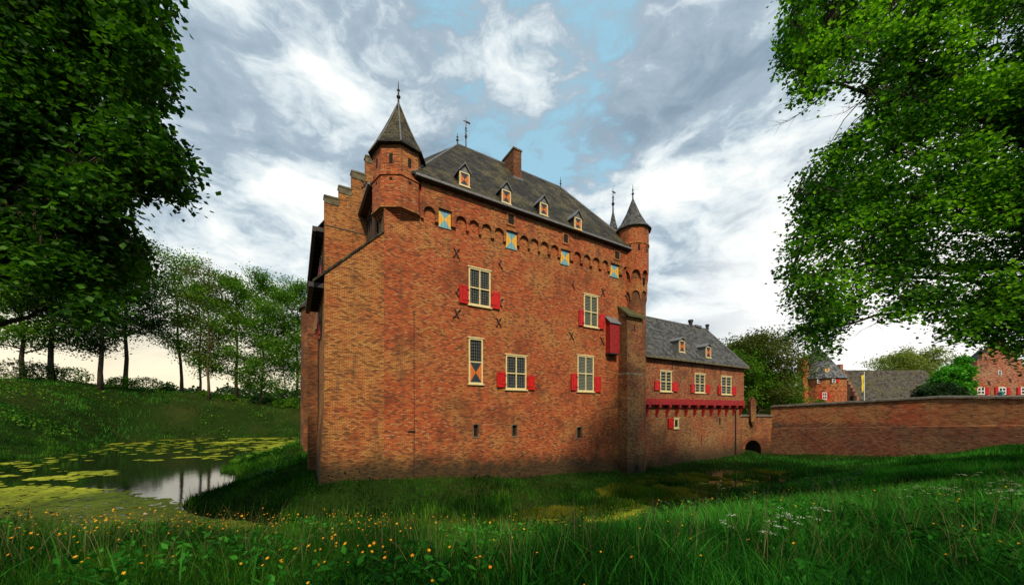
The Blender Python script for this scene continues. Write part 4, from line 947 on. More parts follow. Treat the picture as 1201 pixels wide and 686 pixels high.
for px, w_ in ((1149.5, 9), (1174.5, 9), (1200.5, 9)):
    x = Xp(px, Y) - hx; simple_window(hs, x - w_ / 16, x + w_ / 16, Zp(462.5, Y), Zp(454, Y), -.02, 'lr', sw=.5)
    q = MB()
    for k in range(8):
        t0, t1 = R(35 + 110 * k / 8), R(35 + 110 * (k + 1) / 8); zc = Zp(454, Y) - .42
        q.add([(x + r_ * math.cos(t), y_, zc + r_ * math.sin(t)) for y_ in (-.05, .02) for r_, t in ((.78, t0), (1.02, t0), (1.02, t1), (.78, t1))], [(0, 1, 2, 3), (0, 4, 5, 1), (1, 5, 6, 2), (2, 6, 7, 3), (3, 7, 4, 0)])
    q.build('window_arch', 'redbeam' if False else 'brick_orange', hs)
x = Xp(1171.5, Y) - hx; simple_window(hs, x - .28, x + .28, Zp(439.5, Y), Zp(434.5, Y), -.02, '', divs=0)
for px, py in ((1135, 451), (1159, 449), (1184, 446), (1155, 420)): anchor(hs, Xp(px, Y) - hx, Zp(py, Y), 0, .28)
Y = 34.5; lx = Xp(1173.2, Y); ln = thing('garden_lantern', 'small teal lantern on stone post just behind the moat wall', 'lantern', (lx, Y, 0))
b = MB(); b.box(-.13, .13, -.13, .13, -1.2, 1.25); b.build('post', 'coping', ln)
b = MB(); b.lathe(0, 0, [(.09, 1.25), (.17, 1.32), (.2, 1.62), (.24, 1.65), (.03, 1.85)], 6); b.build('lamp_head', 'teal', ln)

# ================================================================= foliage
def leaves(name, C, size, m, parent=None, up=.6, fold=.18, near=True, wid=.40, droop=.0, rng=RNG):
    n_ = len(C); C = np.asarray(C, float)
    nrm = rng.normal(size=(n_, 3)); nrm[:, 2] = np.abs(nrm[:, 2]) + up; nrm /= np.linalg.norm(nrm, axis=1)[:, None]
    t = rng.normal(size=(n_, 3)); t[:, 2] -= droop; t -= nrm * (t * nrm).sum(1)[:, None]; t /= np.linalg.norm(t, axis=1)[:, None]
    b = np.cross(nrm, t); s = (size * rng.uniform(.65, 1.25, n_))[:, None]
    P = lambda x, y, z: C + s * (t * x + b * y + nrm * z)
    if near:
        V = np.stack([P(0, 0, 0), P(.42, wid, 0), P(1, 0, -fold * .5), P(.42, -wid, 0), P(.5, 0, -fold)], 1).reshape(-1, 3)
        o = (np.arange(n_) * 5)[:, None]
        F = np.concatenate([o + np.array([[0, 4, 1]]), o + np.array([[1, 4, 2]]), o + np.array([[2, 4, 3]]), o + np.array([[3, 4, 0]])])
    else:
        V = np.stack([P(0, 0, 0), P(.5, wid, fold * .6), P(1, 0, 0), P(.5, -wid, fold * .6)], 1).reshape(-1, 3)
        o = (np.arange(n_) * 4)[:, None]
        F = np.concatenate([o + np.array([[0, 2, 1]]), o + np.array([[0, 3, 2]])])
    return raw_mesh(name, V, [F], m, parent)
def in_poly(px, py, poly):
    ins = np.zeros(len(px), bool); k = len(poly)
    for i in range(k):
        x0, y0 = poly[i]; x1, y1 = poly[(i + 1) % k]
        c = ((y0 > py) != (y1 > py)) & (px < (x1 - x0) * (py - y0) / (y1 - y0 + 1e-9) + x0); ins ^= c
    return ins
def bez(p0, p1, p2, k=10):
    p0, p1, p2 = map(Vector, (p0, p1, p2)); return [p0 * (1 - t) ** 2 + p1 * 2 * t * (1 - t) + p2 * t * t for t in [i / k for i in range(k + 1)]]

def near_tree(name, label, trunk, trunk_h, outline, y_rng, targets, leafm, lsize, nspray, per, seed, extra, barkm='bark', gap=.0, freq=.55, ref_y=10.0, bare=(), droop=.5, slim=.0):
    """big tree standing just out of frame whose boughs reach in: limbs to the target points, twigs and leaf sprays through the bough volume"""
    rng = np.random.default_rng(seed); root = thing(name, label, 'tree', (0, 0, 0)); oc = (sum(q[0] for q in outline) / len(outline), sum(q[1] for q in outline) / len(outline)); outline = [(a + (8 if a < oc[0] and oc[0] > 600 else -8 if a > oc[0] and oc[0] < 600 else 0), c) for a, c in outline]
    tx, ty = trunk; tz = gz(tx, ty)
    b = MB(); b.tube([(tx + .15 * math.sin(k), ty + .1 * math.cos(k * 1.3), tz - .3 + trunk_h * k / 8) for k in range(9)], [.62 - .05 * k + (.25 if k == 0 else 0) for k in range(9)], 12)
    tr = b.build('trunk', barkm, root, smooth=True)
    limbs = []
    for i, (px, py, Y, z_at, r0_) in enumerate(targets):
        end = Vector(((px - CX) / FPX * Y, Y, (HY - py) / FPX * Y)); st = Vector((tx, ty, tz + z_at))
        midp = st.lerp(end, .5) + Vector((rng.normal() * .4, rng.normal() * .5, (end - st).length * .13))
        pts = bez(st, midp, end, 12); pts = [p + Vector(rng.normal(size=3) * .06 * (1 if 0 < k < 12 else 0)) for k, p in enumerate(pts)]
        b = MB(); b.tube(pts, [r0_ * (1 - .9 * k / 12) + .008 for k in range(13)], 7); b.build('limb', barkm, root, smooth=True); limbs.append(pts)
    allp = np.array([p for l in limbs for p in l[3:]])
    # spray centres
    xs = [p[0] for p in outline]; ys = [p[1] for p in outline]; cs = []
    while len(cs) < nspray:
        px = rng.uniform(min(xs), max(xs), 4000); py = rng.uniform(min(ys), max(ys), 4000); Y = rng.uniform(*y_rng, 4000)
        ok = in_poly(px, py, outline)
        for a, c, d in zip(px[ok], py[ok], Y[ok]):
            p = ((a - CX) / FPX * d, d, (HY - c) / FPX * d)
            q = Vector(p) * freq
            if noise.noise(q) + .5 * noise.noise(q * 2.3) < gap: continue
            cs.append(p)
            if len(cs) >= nspray: break
    cs = np.array(cs)
    if extra:                               # the rest of the crown, beyond the edge of the picture
        (ex, ey, ez), (sx, sy, sz), ne = extra
        d = rng.normal(size=(ne, 3)); d /= np.linalg.norm(d, axis=1)[:, None]; d *= rng.uniform(.55, 1, ne)[:, None] ** .5
        ec = np.array([ex, ey, ez]) + d * np.array([sx, sy, sz])
        pxx = CX + FPX * ec[:, 0] / np.maximum(ec[:, 1], .1); out = (ec[:, 1] < 1) | (pxx < -25) | (pxx > 1226)
        cs2 = ec[out]
    else: cs2 = np.zeros((0, 3))
    # twigs
    tw = MB(); starts = []
    for p in cs[::3]:
        j = np.argmin(((allp - p) ** 2).sum(1)); s_ = allp[j]
        d = np.linalg.norm(s_ - p)
        if d < .15: continue
        if d > 2.2: s_ = p + (s_ - p) * (1.3 / d)
        m_ = (s_ + p) / 2 + np.array([0, 0, .12 * min(d, 2)]) + rng.normal(size=3) * .06
        tw.tube([s_, m_, p, p + (p - s_) * .12 - np.array([0, 0, .05])], [.022, .014, .008, .003], 4)
    for (pts) in bare:
        w_ = [Vector(((a - CX) / FPX * Y, Y, (HY - c) / FPX * Y)) for a, c, Y in pts]
        tw.tube(w_, [.02 * (1 - .85 * k / (len(w_) - 1)) for k in range(len(w_))], 4)
        for k in range(1, len(w_)):
            for _ in range(3):
                base = w_[k - 1].lerp(w_[k], rng.uniform()); dd = (w_[k] - w_[k-1]).normalized() * .22 + Vector(rng.normal(size=3) * .14)
                tw.tube([base, base + dd, base + dd * 1.9 + Vector((0, 0, -.05))], [.006, .004, .002], 3)
    to = tw.build('twigs', barkm, root, fix=False); to['kind'] = 'stuff'
    def spread(c, per, rad=.29):
        n_ = len(c); tilt = rng.normal(size=(n_, 3)); tilt[:, 2] = np.abs(tilt[:, 2]) * .6 + 1.1; tilt /= np.linalg.norm(tilt, axis=1)[:, None]
        tilt = np.repeat(tilt, per, 0); off = np.clip(rng.normal(size=(n_ * per, 3)), -1.7, 1.7) * rad * np.array([1, 1, .75])
        off -= tilt * (off * tilt).sum(1)[:, None] * .72
        r2 = (off[:, 0] ** 2 + off[:, 1] ** 2); off[:, 2] -= r2 * droop
        return np.repeat(c, per, 0) + off
    L = spread(cs, per)
    if slim: pass
    o = leaves('crown', L, lsize, leafm, root, up=.7, droop=.5, rng=rng); o['kind'] = 'stuff'
    if len(cs2): o = leaves('crown', spread(cs2, 40, .6), lsize * 2.2, leafm, root, up=.7, near=False, rng=rng); o['kind'] = 'stuff'
    return root

OUT_L = [(-60, -60), (190, -60), (193, 30), (190, 55), (203, 80), (200, 108), (192, 130), (213, 165), (220, 195), (228, 222), (222, 236), (200, 236), (175, 228), (152, 232), (150, 245), (160, 262), (165, 280), (172, 300), (160, 325), (140, 345), (118, 372), (95, 362), (72, 345), (40, 325), (0, 312), (-60, 300)]
near_tree('lime_tree', 'big dark leafy tree whose boughs hang in from the left', (-17.5, 9.5), 9, OUT_L, (8.0, 11.5),
    [(60, -20, 9, 7.5, .2), (175, 40, 9.5, 7, .16), (185, 110, 10, 6.5, .15), (212, 220, 10.5, 6, .15), (120, 180, 9, 5.5, .14), (140, 270, 10.5, 5, .12), (110, 350, 10.5, 4.2, .10), (20, 100, 8.5, 7, .15), (40, 240, 9, 4.5, .12), (20, 300, 9.5, 3.8, .1)],
    'leaf_left', .165, 2500, 24, 11, ((-19, 6, 8.5), (6.5, 7, 6.5), 900), gap=.10, droop=.8, freq=.8)
OUT_R = [(930, -60), (910, 10), (908, 50), (912, 70), (928, 85), (934, 108), (942, 120), (958, 112), (968, 98), (985, 92), (1000, 100), (1018, 112), (1032, 128), (1012, 138), (988, 150), (968, 168), (945, 195), (925, 214), (934, 250), (918, 290), (910, 325), (925, 345), (920, 375), (928, 398), (948, 408), (962, 424), (968, 390), (988, 372), (1008, 348), (1025, 338), (1042, 350), (1050, 368), (1068, 370), (1078, 350), (1090, 360), (1102, 375), (1110, 398), (1122, 396), (1145, 395), (1160, 404), (1190, 414), (1205, 424), (1260, 430), (1260, -60)]
near_tree('maple_tree', 'large fresh green tree overhanging from the right edge', (22.5, 13.0), 10, OUT_R, (10.5, 15.0),
    [(930, 30, 12, 9, .2), (940, 100, 12, 8.5, .17), (1000, 70, 12.5, 8, .15), (930, 230, 13, 7.5, .18), (925, 330, 13, 6.5, .15), (945, 395, 13.5, 5.8, .13), (1000, 330, 12.5, 5.5, .13), (1060, 355, 13, 5.0, .11), (1125, 98, 11.5, 8, .12), (1100, 250, 11.5, 6.5, .13), (1140, 380, 12, 4.6, .1), (1185, 405, 12, 4.2, .1), (1050, 180, 12, 7.2, .14)],
    'leaf_right', .135, 4700, 23, 5, ((25, 9, 10), (8.5, 8.5, 8), 1100), gap=.14, droop=.6, freq=.75,
    bare=[[(965, 112, 12), (945, 128, 12), (925, 142, 12), (906, 148, 12)], [(1020, 118, 12.4), (1005, 122, 12.4), (990, 132, 12.4), (975, 136, 12.4)], [(1040, 368, 13), (1025, 380, 13), (1008, 388, 13)], [(955, 118, 12), (935, 118, 12.1), (918, 122, 12)]])

def tree(name, label, px, py, Y, top, width, m, seed, group=None, bark='bark', trunk_r=.28, lean=0.0, leaf=.40, nl=4200, start=.3, airy=.0, base=None, shape='round', fork=False, limb_n=15):
    """free-standing tree: forked tapering trunk, limbs, branchlets and leaf clumps round their tips"""
    rng = np.random.default_rng(seed); X = (px - CX) / FPX * Y; z0 = gz(X, Y) if base is None else base
    H = (HY - top) / FPX * Y - z0; Wd = width / FPX * Y / 2
    t_ = thing(name, label, 'tree', (X, Y, z0 - .1), 0, group)
    b = MB(); K = 9; tp = [Vector((lean * H * (k / K) + .12 * math.sin(k * 1.7 + seed), .1 * math.cos(k * 1.3 + seed), H * .93 * k / K)) for k in range(K + 1)]
    b.tube(tp, [trunk_r * (1.25 if k == 0 else 1) * (1 - .88 * k / K) + .015 for k in range(K + 1)], 8); b.build('trunk', bark, t_, smooth=True)
    tips = []; lb_ = MB()
    for i in range(limb_n):
        s_ = start + (1 - start) * (i + .5) / limb_n * .95; f = s_ * K; k0 = min(int(f), K - 1); p0 = tp[k0].lerp(tp[k0 + 1], f - k0)
        az = i * 2.4 + rng.uniform(-.4, .4) + seed; u = (s_ - start) / (1 - start)
        if shape == 'cone': rad = Wd * (1 - u) ** .8 * 1.05 + .3
        else: rad = Wd * (math.sin(math.pi * min(1, .18 + .80 * u)) ** .7)
        rise = rad * rng.uniform(.25, .7) if shape != 'cone' else rad * .1
        p2 = p0 + Vector((math.cos(az) * rad, math.sin(az) * rad, rise)); p1 = p0.lerp(p2, .5) + Vector((0, 0, -rise * .15))
        pts = bez(p0, p1, p2, 6); rr0 = trunk_r * .42 * (1 - .7 * u)
        lb_.tube(pts, [rr0 * (1 - .85 * k / 6) + .012 for k in range(7)], 5)
        for j in range(7):
            q = pts[min(6, 2 + j * 4 // 6)]; d = Vector(rng.normal(size=3)); d.z = abs(d.z) * .5 + .1; e_ = q + d.normalized() * rad * rng.uniform(.22, .55)
            lb_.tube([q, q.lerp(e_, .5) + Vector((0, 0, .1)), e_], [.035, .02, .008], 4); tips.append((e_, .8)); tips.append((q.lerp(e_, .6), .5))
        tips.append((pts[-1], .8))
    tips.append((tp[-1], .8))
    lo = lb_.build('branches', bark, t_, smooth=True, fix=False); lo['kind'] = 'stuff'
    C = np.array([tuple(p) for p, _ in tips]); C = C[rng.uniform(size=len(C)) > airy]
    per = max(4, int(3.6 * nl / len(C))); sc = Wd * .13 + .2
    P = np.repeat(C, per, 0) + rng.normal(size=(len(C) * per, 3)) * sc * np.array([1, 1, .55])
    o = leaves('crown', P, leaf, m, t_, near=False, up=.4, rng=rng); o['kind'] = 'stuff'
    return t_
G1 = 'trees along the far bank of the pond'
def bank(px, py): X, Y, z = hit(px, py, 45, 130); return Y
for (name, label, px, py, top, wd, m, sd_, kw) in [
    ('bank_tree', 'small spreading tree at the left edge of the far bank', 26, 433, 322, 100, 'leaf_mid', 1, dict(trunk_r=.4, start=.25, nl=5000)),
    ('bank_tree', 'tall straight thick-trunked tree second from left on the bank', 60, 444, 240, 90, 'leaf_dark', 2, dict(trunk_r=.45, start=.3, nl=5000)),
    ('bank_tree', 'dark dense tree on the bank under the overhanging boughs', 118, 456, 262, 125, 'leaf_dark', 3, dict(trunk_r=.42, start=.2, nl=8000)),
    ('bank_tree', 'pale forked tree on the bank with yellow green trunk', 147, 445, 288, 70, 'leaf_mid', 4, dict(trunk_r=.42, start=.33, nl=3000, bark='bark_light')),
    ('bank_tree', 'tall airy tree with brown leaning trunk beside the pale sky gap', 213, 459, 290, 88, 'leaf_mid', 5, dict(trunk_r=.33, lean=-.06, start=.26, nl=3600, bark='bark_light')),
    ('bank_tree', 'slender tree with thin dark trunk between two brown trunks', 234, 458, 322, 66, 'leaf_mid', 6, dict(trunk_r=.24, start=.12, nl=3000)),
    ('bank_tree', 'thin pale trunked tree with nearly bare twiggy top', 244, 468, 297, 62, 'leaf_olive', 7, dict(trunk_r=.26, start=.22, nl=900, bark='bark_light', airy=.35)),
    ('bank_tree', 'broad full leafy tree right of the twiggy bare-topped one', 277, 466, 318, 86, 'leaf_mid', 8, dict(trunk_r=.36, start=.1, nl=5600)),
    ('bank_tree', 'tall dark-trunked tree second from the castle', 306, 474, 312, 70, 'leaf_mid', 9, dict(trunk_r=.28, start=.1, nl=4600, lean=.03)),
    ('bank_tree', 'bushy tree standing closest to the castle corner', 348, 474, 326, 84, 'leaf_mid', 10, dict(trunk_r=.3, start=.05, nl=7000)),
    ('bank_tree', 'thin slanting sapling just left of the bushy tree by the castle', 334, 471, 372, 34, 'leaf_mid', 11, dict(trunk_r=.12, start=.35, nl=900, lean=-.04)),
    ]:
    tree(name, label, px, py, bank(px, py), top, wd, m, sd_, G1, **kw)
# right-hand background trees
tree('courtyard_tree', 'wide branching tree right behind the annexe', 886, 480, 51, 396, 92, 'leaf_olive', 21, base=-1.0, start=.08, nl=9000, leaf=.26, trunk_r=.35, limb_n=15)
tree('courtyard_tree', 'lower leafy tree half hiding the cottage', 914, 480, 58, 436, 44, 'leaf_mid', 22, base=-1.0, start=.1, nl=5000, leaf=.26, trunk_r=.25)
tree('courtyard_tree', 'leafy tree close against the end of the annexe', 868, 480, 49, 415, 60, 'leaf_mid', 23, base=-1.0, start=.08, nl=4500, leaf=.26, trunk_r=.25)
tree('round_tree', 'pale yellow green round tree beyond the barn roof', 1067, 470, 98, 415, 66, 'leaf_pale', 24, base=-1.0, start=.35, nl=6500, leaf=.42, trunk_r=.4, limb_n=16)
tree('conical_tree', 'bright green cone-shaped tree behind the dark hedge', 1110, 470, 50.5, 427, 30, 'leaf_bright', 25, base=-1.0, start=.05, nl=7000, leaf=.3, trunk_r=.25, shape='cone', limb_n=22)
tree('garden_tree', 'bright green tree leaning against the stepped gable house', 1127, 470, 50.5, 414, 14, 'leaf_bright', 26, base=-1.0, start=.1, nl=6500, leaf=.3, trunk_r=.25, limb_n=16)
def bush(name, label, cx, cy, cz, sx, sy, sz, m, nl, size, seed, cat='bush'):
    rng = np.random.default_rng(seed); z0 = cz - sz; t_ = thing(name, label, cat, (cx, cy, z0))
    d = rng.normal(size=(nl, 3)); d /= np.linalg.norm(d, axis=1)[:, None]; d *= (rng.uniform(.45, 1, nl) ** .5)[:, None]
    lump = 1 + .16 * np.sin(d[:, 0] * 9 + seed) * np.cos(d[:, 2] * 8) + .10 * np.sin(d[:, 1] * 13)
    P = d * lump[:, None] * np.array([sx, sy, sz]) + np.array([0, 0, sz]); P = P[P[:, 2] > -.2]
    o = leaves('foliage', P, size, m, t_, near=False, up=.3, rng=rng); o['kind'] = 'stuff'
    b = MB()
    for k in range(7): a = k * .9; b.tube([(0, 0, 0), (sx * .3 * math.cos(a), sy * .3 * math.sin(a), sz * .7), (sx * .6 * math.cos(a), sy * .6 * math.sin(a), sz * 1.4)], [.07, .04, .015], 5)
    b.build('stem', 'bark', t_); return t_
bush('clipped_bush', 'dark rounded shrub mass in front of the cone tree', Xp(1102, 46), 46, Zp(463, 46), 27 / FPX * 46, 2.0, 13 / FPX * 46, 'leaf_dark', 9000, .2, 31)
bush('small_bush', 'low green bush peeping over the wall by the gate tower', Xp(961, 62), 62, Zp(474, 62), .9, .8, .9, 'leaf_mid', 700, .16, 32)
bush('wall_plant', 'tuft of leaves growing out of the moat wall near its bend', Xp(1125, 31.3) - .1, 31.0, Zp(503, 31.3), .35, .3, .5, 'leaf_mid', 260, .12, 33, 'plant')
for i, (px, py, s_) in enumerate([(15, 432, 3.0), (75, 440, 2.4), (165, 443, 2.2), (190, 449, .9), (235, 458, .9), (262, 463, 1.2), (300, 468, 1.5), (330, 472, 1.8), (350, 472, 2.2), (40, 440, 2.6), (135, 446, 1.8)]):
    X, Y, z = hit(px, py + 6, 45, 130); lab = ['low shrub at the far left end of the bank', 'shrub behind the thick trunk on the bank', 'pale green shrub right of the forked tree', 'small shrub before the yellow sky gap', 'shrub at the foot of the slender trunk', 'shrub between the bare-topped and the broad tree', 'shrub left of the dark trunk nearest the castle but one', 'shrub at the foot of the slanting sapling', 'shrub beside the castle corner on the bank', 'wide shrub left of the thick trunk', 'shrub at the foot of the forked tree'][i]
    bush('bank_shrub', lab, X, Y + 1, z + s_ * .5, s_ * 1.5, s_, s_ * .75, 'leaf_mid' if i % 3 else 'leaf_dark', 1500, .3, 40 + i)['group'] = 'shrubs under the bank trees'
# distant wood on the horizon
rng = np.random.default_rng(77); n_ = 9000; a = rng.uniform(-1.35, -.5, n_); Yd = rng.uniform(330, 380, n_); Xd = a * Yd; z0 = hgt(Xd, Yd)
hh = 20 + 3 * np.sin(a * 31) + 2 * np.sin(a * 77 + 1)
o = leaves('distant_woods', np.stack([Xd, Yd, z0 + rng.uniform(0, 1, n_) ** .6 * hh], 1), 3.0, 'leaf_dark', near=False, rng=rng); tag(o, kind='stuff')

# ================================================================= grass
def blades(name, X, Y, h, wdt, m, rng, bend=.45, segs=3, lean=None, zoff=0.0):
    n_ = len(X); Z = hgt(X, Y) + zoff; az = rng.uniform(0, 2 * math.pi, n_)
    hx, hy = np.cos(az), np.sin(az); bd = rng.uniform(.1, 1, n_) * bend
    la = rng.uniform(0, 2 * math.pi, n_) if lean is None else rng.normal(lean, .9, n_)
    lx, ly = np.cos(la), np.sin(la); cols = []
    ts = [i / segs for i in range(segs + 1)]
    for t in ts:
        cx_ = X + lx * bd * h * t ** 2; cy_ = Y + ly * bd * h * t ** 2; cz_ = Z - .03 + h * t * (1 - .35 * bd * t)
        w_ = wdt * (1 - t ** 1.6) * .5
        if t < 1: cols += [np.stack([cx_ - hx * w_, cy_ - hy * w_, cz_], 1), np.stack([cx_ + hx * w_, cy_ + hy * w_, cz_], 1)]
        else: cols += [np.stack([cx_, cy_, cz_], 1)]
    nv = len(cols); V = np.stack(cols, 1).reshape(-1, 3); o = (np.arange(n_) * nv)[:, None]; F = []
    if segs > 1: F.append(np.concatenate([o + np.array([[2*i, 2*i+1, 2*i+3, 2*i+2]]) for i in range(segs - 1)]))
    F.append(o + np.array([[2*segs-2, 2*segs-1, 2*segs]]))
    ob = raw_mesh(name, V, F, m); return tag(ob, kind='stuff')
def inside_castle(X, Y):
    dx, dy = X - OX, Y - OY; u = CA * dx + SA * dy; v = -SA * dx + CA * dy
    a = (u > -.2) & (u < 45) & (v > -.02) & (v < 12); b2 = (u > -.1) & (u < 11) & (v > 0) & (v < 24)
    wall = (X > 27) & (Y > 43.1) | (Y > 43.5 - (X - 31.6) * 1.64 - .1) & (X > 31.2) & (X < 38.6) | (X >= 38.4) & (Y > 32.2 - (X - 38.5) * 1.95)
    return a | b2 | wall
def field(n_, ya, yb, rng, k=1.0, xm=1.5, pad=2.0, xlo=None, xhi=None):
    u = rng.uniform(0, 1, n_); Y = ya * (yb / ya) ** (u ** k); X = rng.uniform(-1, 1, n_) * (Y * xm + pad)
    ok = np.ones(n_, bool)
    if xlo is not None: ok &= X / Y > xlo
    if xhi is not None: ok &= X / Y < xhi
    X, Y = X[ok], Y[ok]; z = hgt(X, Y); ok = (z > WATER + .02) & ~inside_castle(X, Y); return X[ok], Y[ok]
def nz2(X, Y, f=1.0, s=0.0): return np.sin(X * f * .9 + 1.7 * np.sin(Y * f * .53 + s) + s) * np.cos(Y * f * .8 + 1.3 * np.sin(X * f * .47 - s))
rng = np.random.default_rng(3)
# meadow at the camera's feet and down to the moat
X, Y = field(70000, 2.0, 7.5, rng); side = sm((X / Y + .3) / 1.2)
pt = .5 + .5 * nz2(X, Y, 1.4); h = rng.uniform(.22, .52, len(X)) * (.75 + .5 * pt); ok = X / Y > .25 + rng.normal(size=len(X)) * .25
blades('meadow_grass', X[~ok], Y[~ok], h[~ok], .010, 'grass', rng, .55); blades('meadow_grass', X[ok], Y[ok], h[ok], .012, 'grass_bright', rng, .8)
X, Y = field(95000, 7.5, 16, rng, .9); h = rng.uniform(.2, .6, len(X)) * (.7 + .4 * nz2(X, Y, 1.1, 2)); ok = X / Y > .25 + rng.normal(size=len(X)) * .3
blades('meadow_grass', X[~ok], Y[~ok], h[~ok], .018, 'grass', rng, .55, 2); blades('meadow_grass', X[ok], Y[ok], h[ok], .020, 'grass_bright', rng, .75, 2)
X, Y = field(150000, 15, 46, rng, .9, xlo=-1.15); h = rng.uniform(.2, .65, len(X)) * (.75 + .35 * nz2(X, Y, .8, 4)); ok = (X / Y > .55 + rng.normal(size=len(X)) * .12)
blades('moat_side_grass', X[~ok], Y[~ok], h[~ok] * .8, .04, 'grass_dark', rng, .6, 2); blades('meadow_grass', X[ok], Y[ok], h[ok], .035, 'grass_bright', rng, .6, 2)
X, Y = field(250000, 26, 105, rng, .9, xm=2.0, xhi=-.5); cl = nz2(X, Y, .55, 1); h = rng.uniform(.25, .75, len(X)) * (.9 + .55 * cl); ok = nz2(X, Y, .28, 5) + rng.normal(size=len(X)) * .5 > .1
blades('bank_grass', X[~ok], Y[~ok], h[~ok], .085, 'grass', rng, .7, 2); blades('bank_grass', X[ok], Y[ok], h[ok], .09, 'grass_bright', rng, .7, 2)
# broad leafy undergrowth, darker clumps
X, Y = field(26000, 16, 50, rng, .8, xlo=-.75, xhi=1.0); k_ = nz2(X, Y, .9, 7) > .15; X, Y = X[k_], Y[k_]
o = leaves('moat_undergrowth', np.stack([X, Y, hgt(X, Y) + rng.uniform(.05, .55, len(X))], 1), .15, 'leaf_dark', near=False, up=1.2, rng=rng); tag(o, kind='stuff')
X, Y = field(40000, 35, 105, rng, 1.0, xm=1.6, xhi=-.5); k_ = nz2(X, Y, .4, 9) > .25; X, Y = X[k_], Y[k_]
o = leaves('bank_undergrowth', np.stack([X, Y, hgt(X, Y) + rng.uniform(.1, .8, len(X))], 1), .38, 'leaf_mid', near=False, up=1.2, rng=rng); tag(o, kind='stuff')
# pale nettles and cow parsley haze on the bank crest
X, Y = field(30000, 50, 105, rng, 1.0, xm=1.5, xhi=-.55); k_ = (hgt(X, Y) > -.5) & (nz2(X, Y, .4, 3) > -.1); X, Y = X[k_][:7000], Y[k_][:7000]
o = leaves('bank_blossom', np.stack([X, Y, hgt(X, Y) + rng.uniform(.6, 1.2, len(X))], 1), .16, 'leaf_pale', near=False, up=1.5, rng=rng); tag(o, kind='stuff')
# reeds at the water's edge
X, Y = field(120000, 14, 80, rng, 1.0, xm=1.5, xhi=.0); z = hgt(X, Y); k_ = (z < WATER + .55) & (nz2(X, Y, .5, 2) > -.35); X, Y = X[k_], Y[k_]
blades('water_edge_reeds', X, Y, rng.uniform(.35, .9, len(X)), .05, 'grass', rng, .4, 2)
X = rng.uniform(-10, 26, 60000); Y = rng.uniform(14, 32, 60000); z = hgt(X, Y); k_ = (z < WATER + .12) & (z > WATER - .45) & (nz2(X, Y, .9, 6) > .1); X, Y = X[k_], Y[k_]
blades('ditch_reeds', X, Y, rng.uniform(.25, .75, len(X)) + .1, .03, 'grass_dark', rng, .6, 2)
X = rng.uniform(-12, 27, 260000); Y = 17 + (X + 12) * .32 + rng.uniform(-3.5, 5, 260000); z = hgt(X, Y); far_ = hgt(X, Y - .8) < z; k_ = (z > WATER - .02) & (z < WATER + .17 + .08 * nz2(X, Y, .7, 1)) & far_ & (X > -6); X, Y = X[k_], Y[k_]
blades('moat_rim_sedge', X, Y, rng.uniform(.12, .32, len(X)), .03, 'rim_sedge', rng, .7, 2)
# tall seed stalks
X, Y = field(3600, 3.0, 16, rng, 1.0, xm=1.45); n_ = len(X); hs_ = rng.uniform(.45, .95, n_)
blades('grass_stalks', X, Y, hs_, .006, 'seed', rng, .6, 3)
# duckweed: small rafts on the water
n_ = 150000; X = rng.uniform(-72, 20, n_); Y = 11 + (78 - 11) * rng.uniform(0, 1, n_) ** 1.5; z = hgt(X, Y)
m1 = nz2(X, Y * 2.0, .22, 1) + .5 * nz2(X, Y * 2, .7, 2)
near_ = sm((28 - 4.5 * np.exp(-((X / Y + .90) / .20) ** 2) - Y) / 4.0)      # nearly closed cover on the near side, torn rafts further out
strip = sm((X + 30) / 8)
p_ = near_ * 1.2 + np.maximum(0, m1 - .35) * 1.1 + .6 * sm((Y - 46) / 8) * sm((X + 40) / 10 + .4) + .10 * strip - 1.6 * np.exp(-((X / Y + .90) / .22) ** 2 - ((Y - 33) / 8) ** 2)
k_ = (z < WATER - .03) & (p_ + .35 * nz2(X, Y, 1.9, 4) > rng.uniform(.1, 1.0, n_)); X, Y = X[k_], Y[k_]; n_ = len(X)
rad = rng.uniform(.05, .24, n_) * (.6 + Y / 40); kk = 5; ang = rng.uniform(0, 6.28, n_)
vs = []
for j in range(kk):
    a = ang + 2 * math.pi * j / kk; r_ = rad * rng.uniform(.55, 1.2, n_); vs.append(np.stack([X + r_ * 1.5 * np.cos(a), Y + r_ * np.sin(a), WATER + .004 + np.linspace(0, .012, n_)], 1))
V = np.stack(vs, 1).reshape(-1, 3); o = (np.arange(n_) * kk)[:, None]
F = np.concatenate([o + np.array([[0, j, j + 1]]) for j in range(1, kk - 1)])
tag(raw_mesh('duckweed', V, [F], 'duckweed'), kind='stuff')
# buttercups
def petals(name, P, r_, m, rng, np_=5):
    n_ = len(P); V = []; F = []
    nrm = rng.normal(size=(n_, 3)) * .45; nrm[:, 2] = 1; nrm[:, 1] -= .35; nrm /= np.linalg.norm(nrm, axis=1)[:, None]
    t = np.cross(nrm, [0, 1, .01]); t /= np.linalg.norm(t, axis=1)[:, None]; b = np.cross(nrm, t); k = np_ * 2; s = (r_ * rng.uniform(.7, 1.3, n_))[:, None]
    cols = [P - nrm * s * .25]
    for j in range(k):
        a = 2 * math.pi * j / k; rr = 1.0 if j % 2 == 0 else .62; cols.append(P + s * (t * math.cos(a) * rr + b * math.sin(a) * rr) + nrm * s * .25)
    V = np.stack(cols, 1).reshape(-1, 3); o = (np.arange(n_) * (k + 1))[:, None]
    F = np.concatenate([o + np.array([[0, 1 + j, 1 + (j + 1) % k]]) for j in range(k)]); return tag(raw_mesh(name, V, [F], m), kind='stuff')
X, Y = field(9000, 2.3, 13, rng, .8, xm=1.5); d = X / Y; pr = np.where(d < -.35, 1.2, np.where(d < .1, .45, .14)) * (.35 + .65 * (nz2(X, Y, 2.2, 3) > .15)); k_ = rng.uniform(size=len(X)) < pr * .32; X, Y = X[k_], Y[k_]; n_ = len(X)
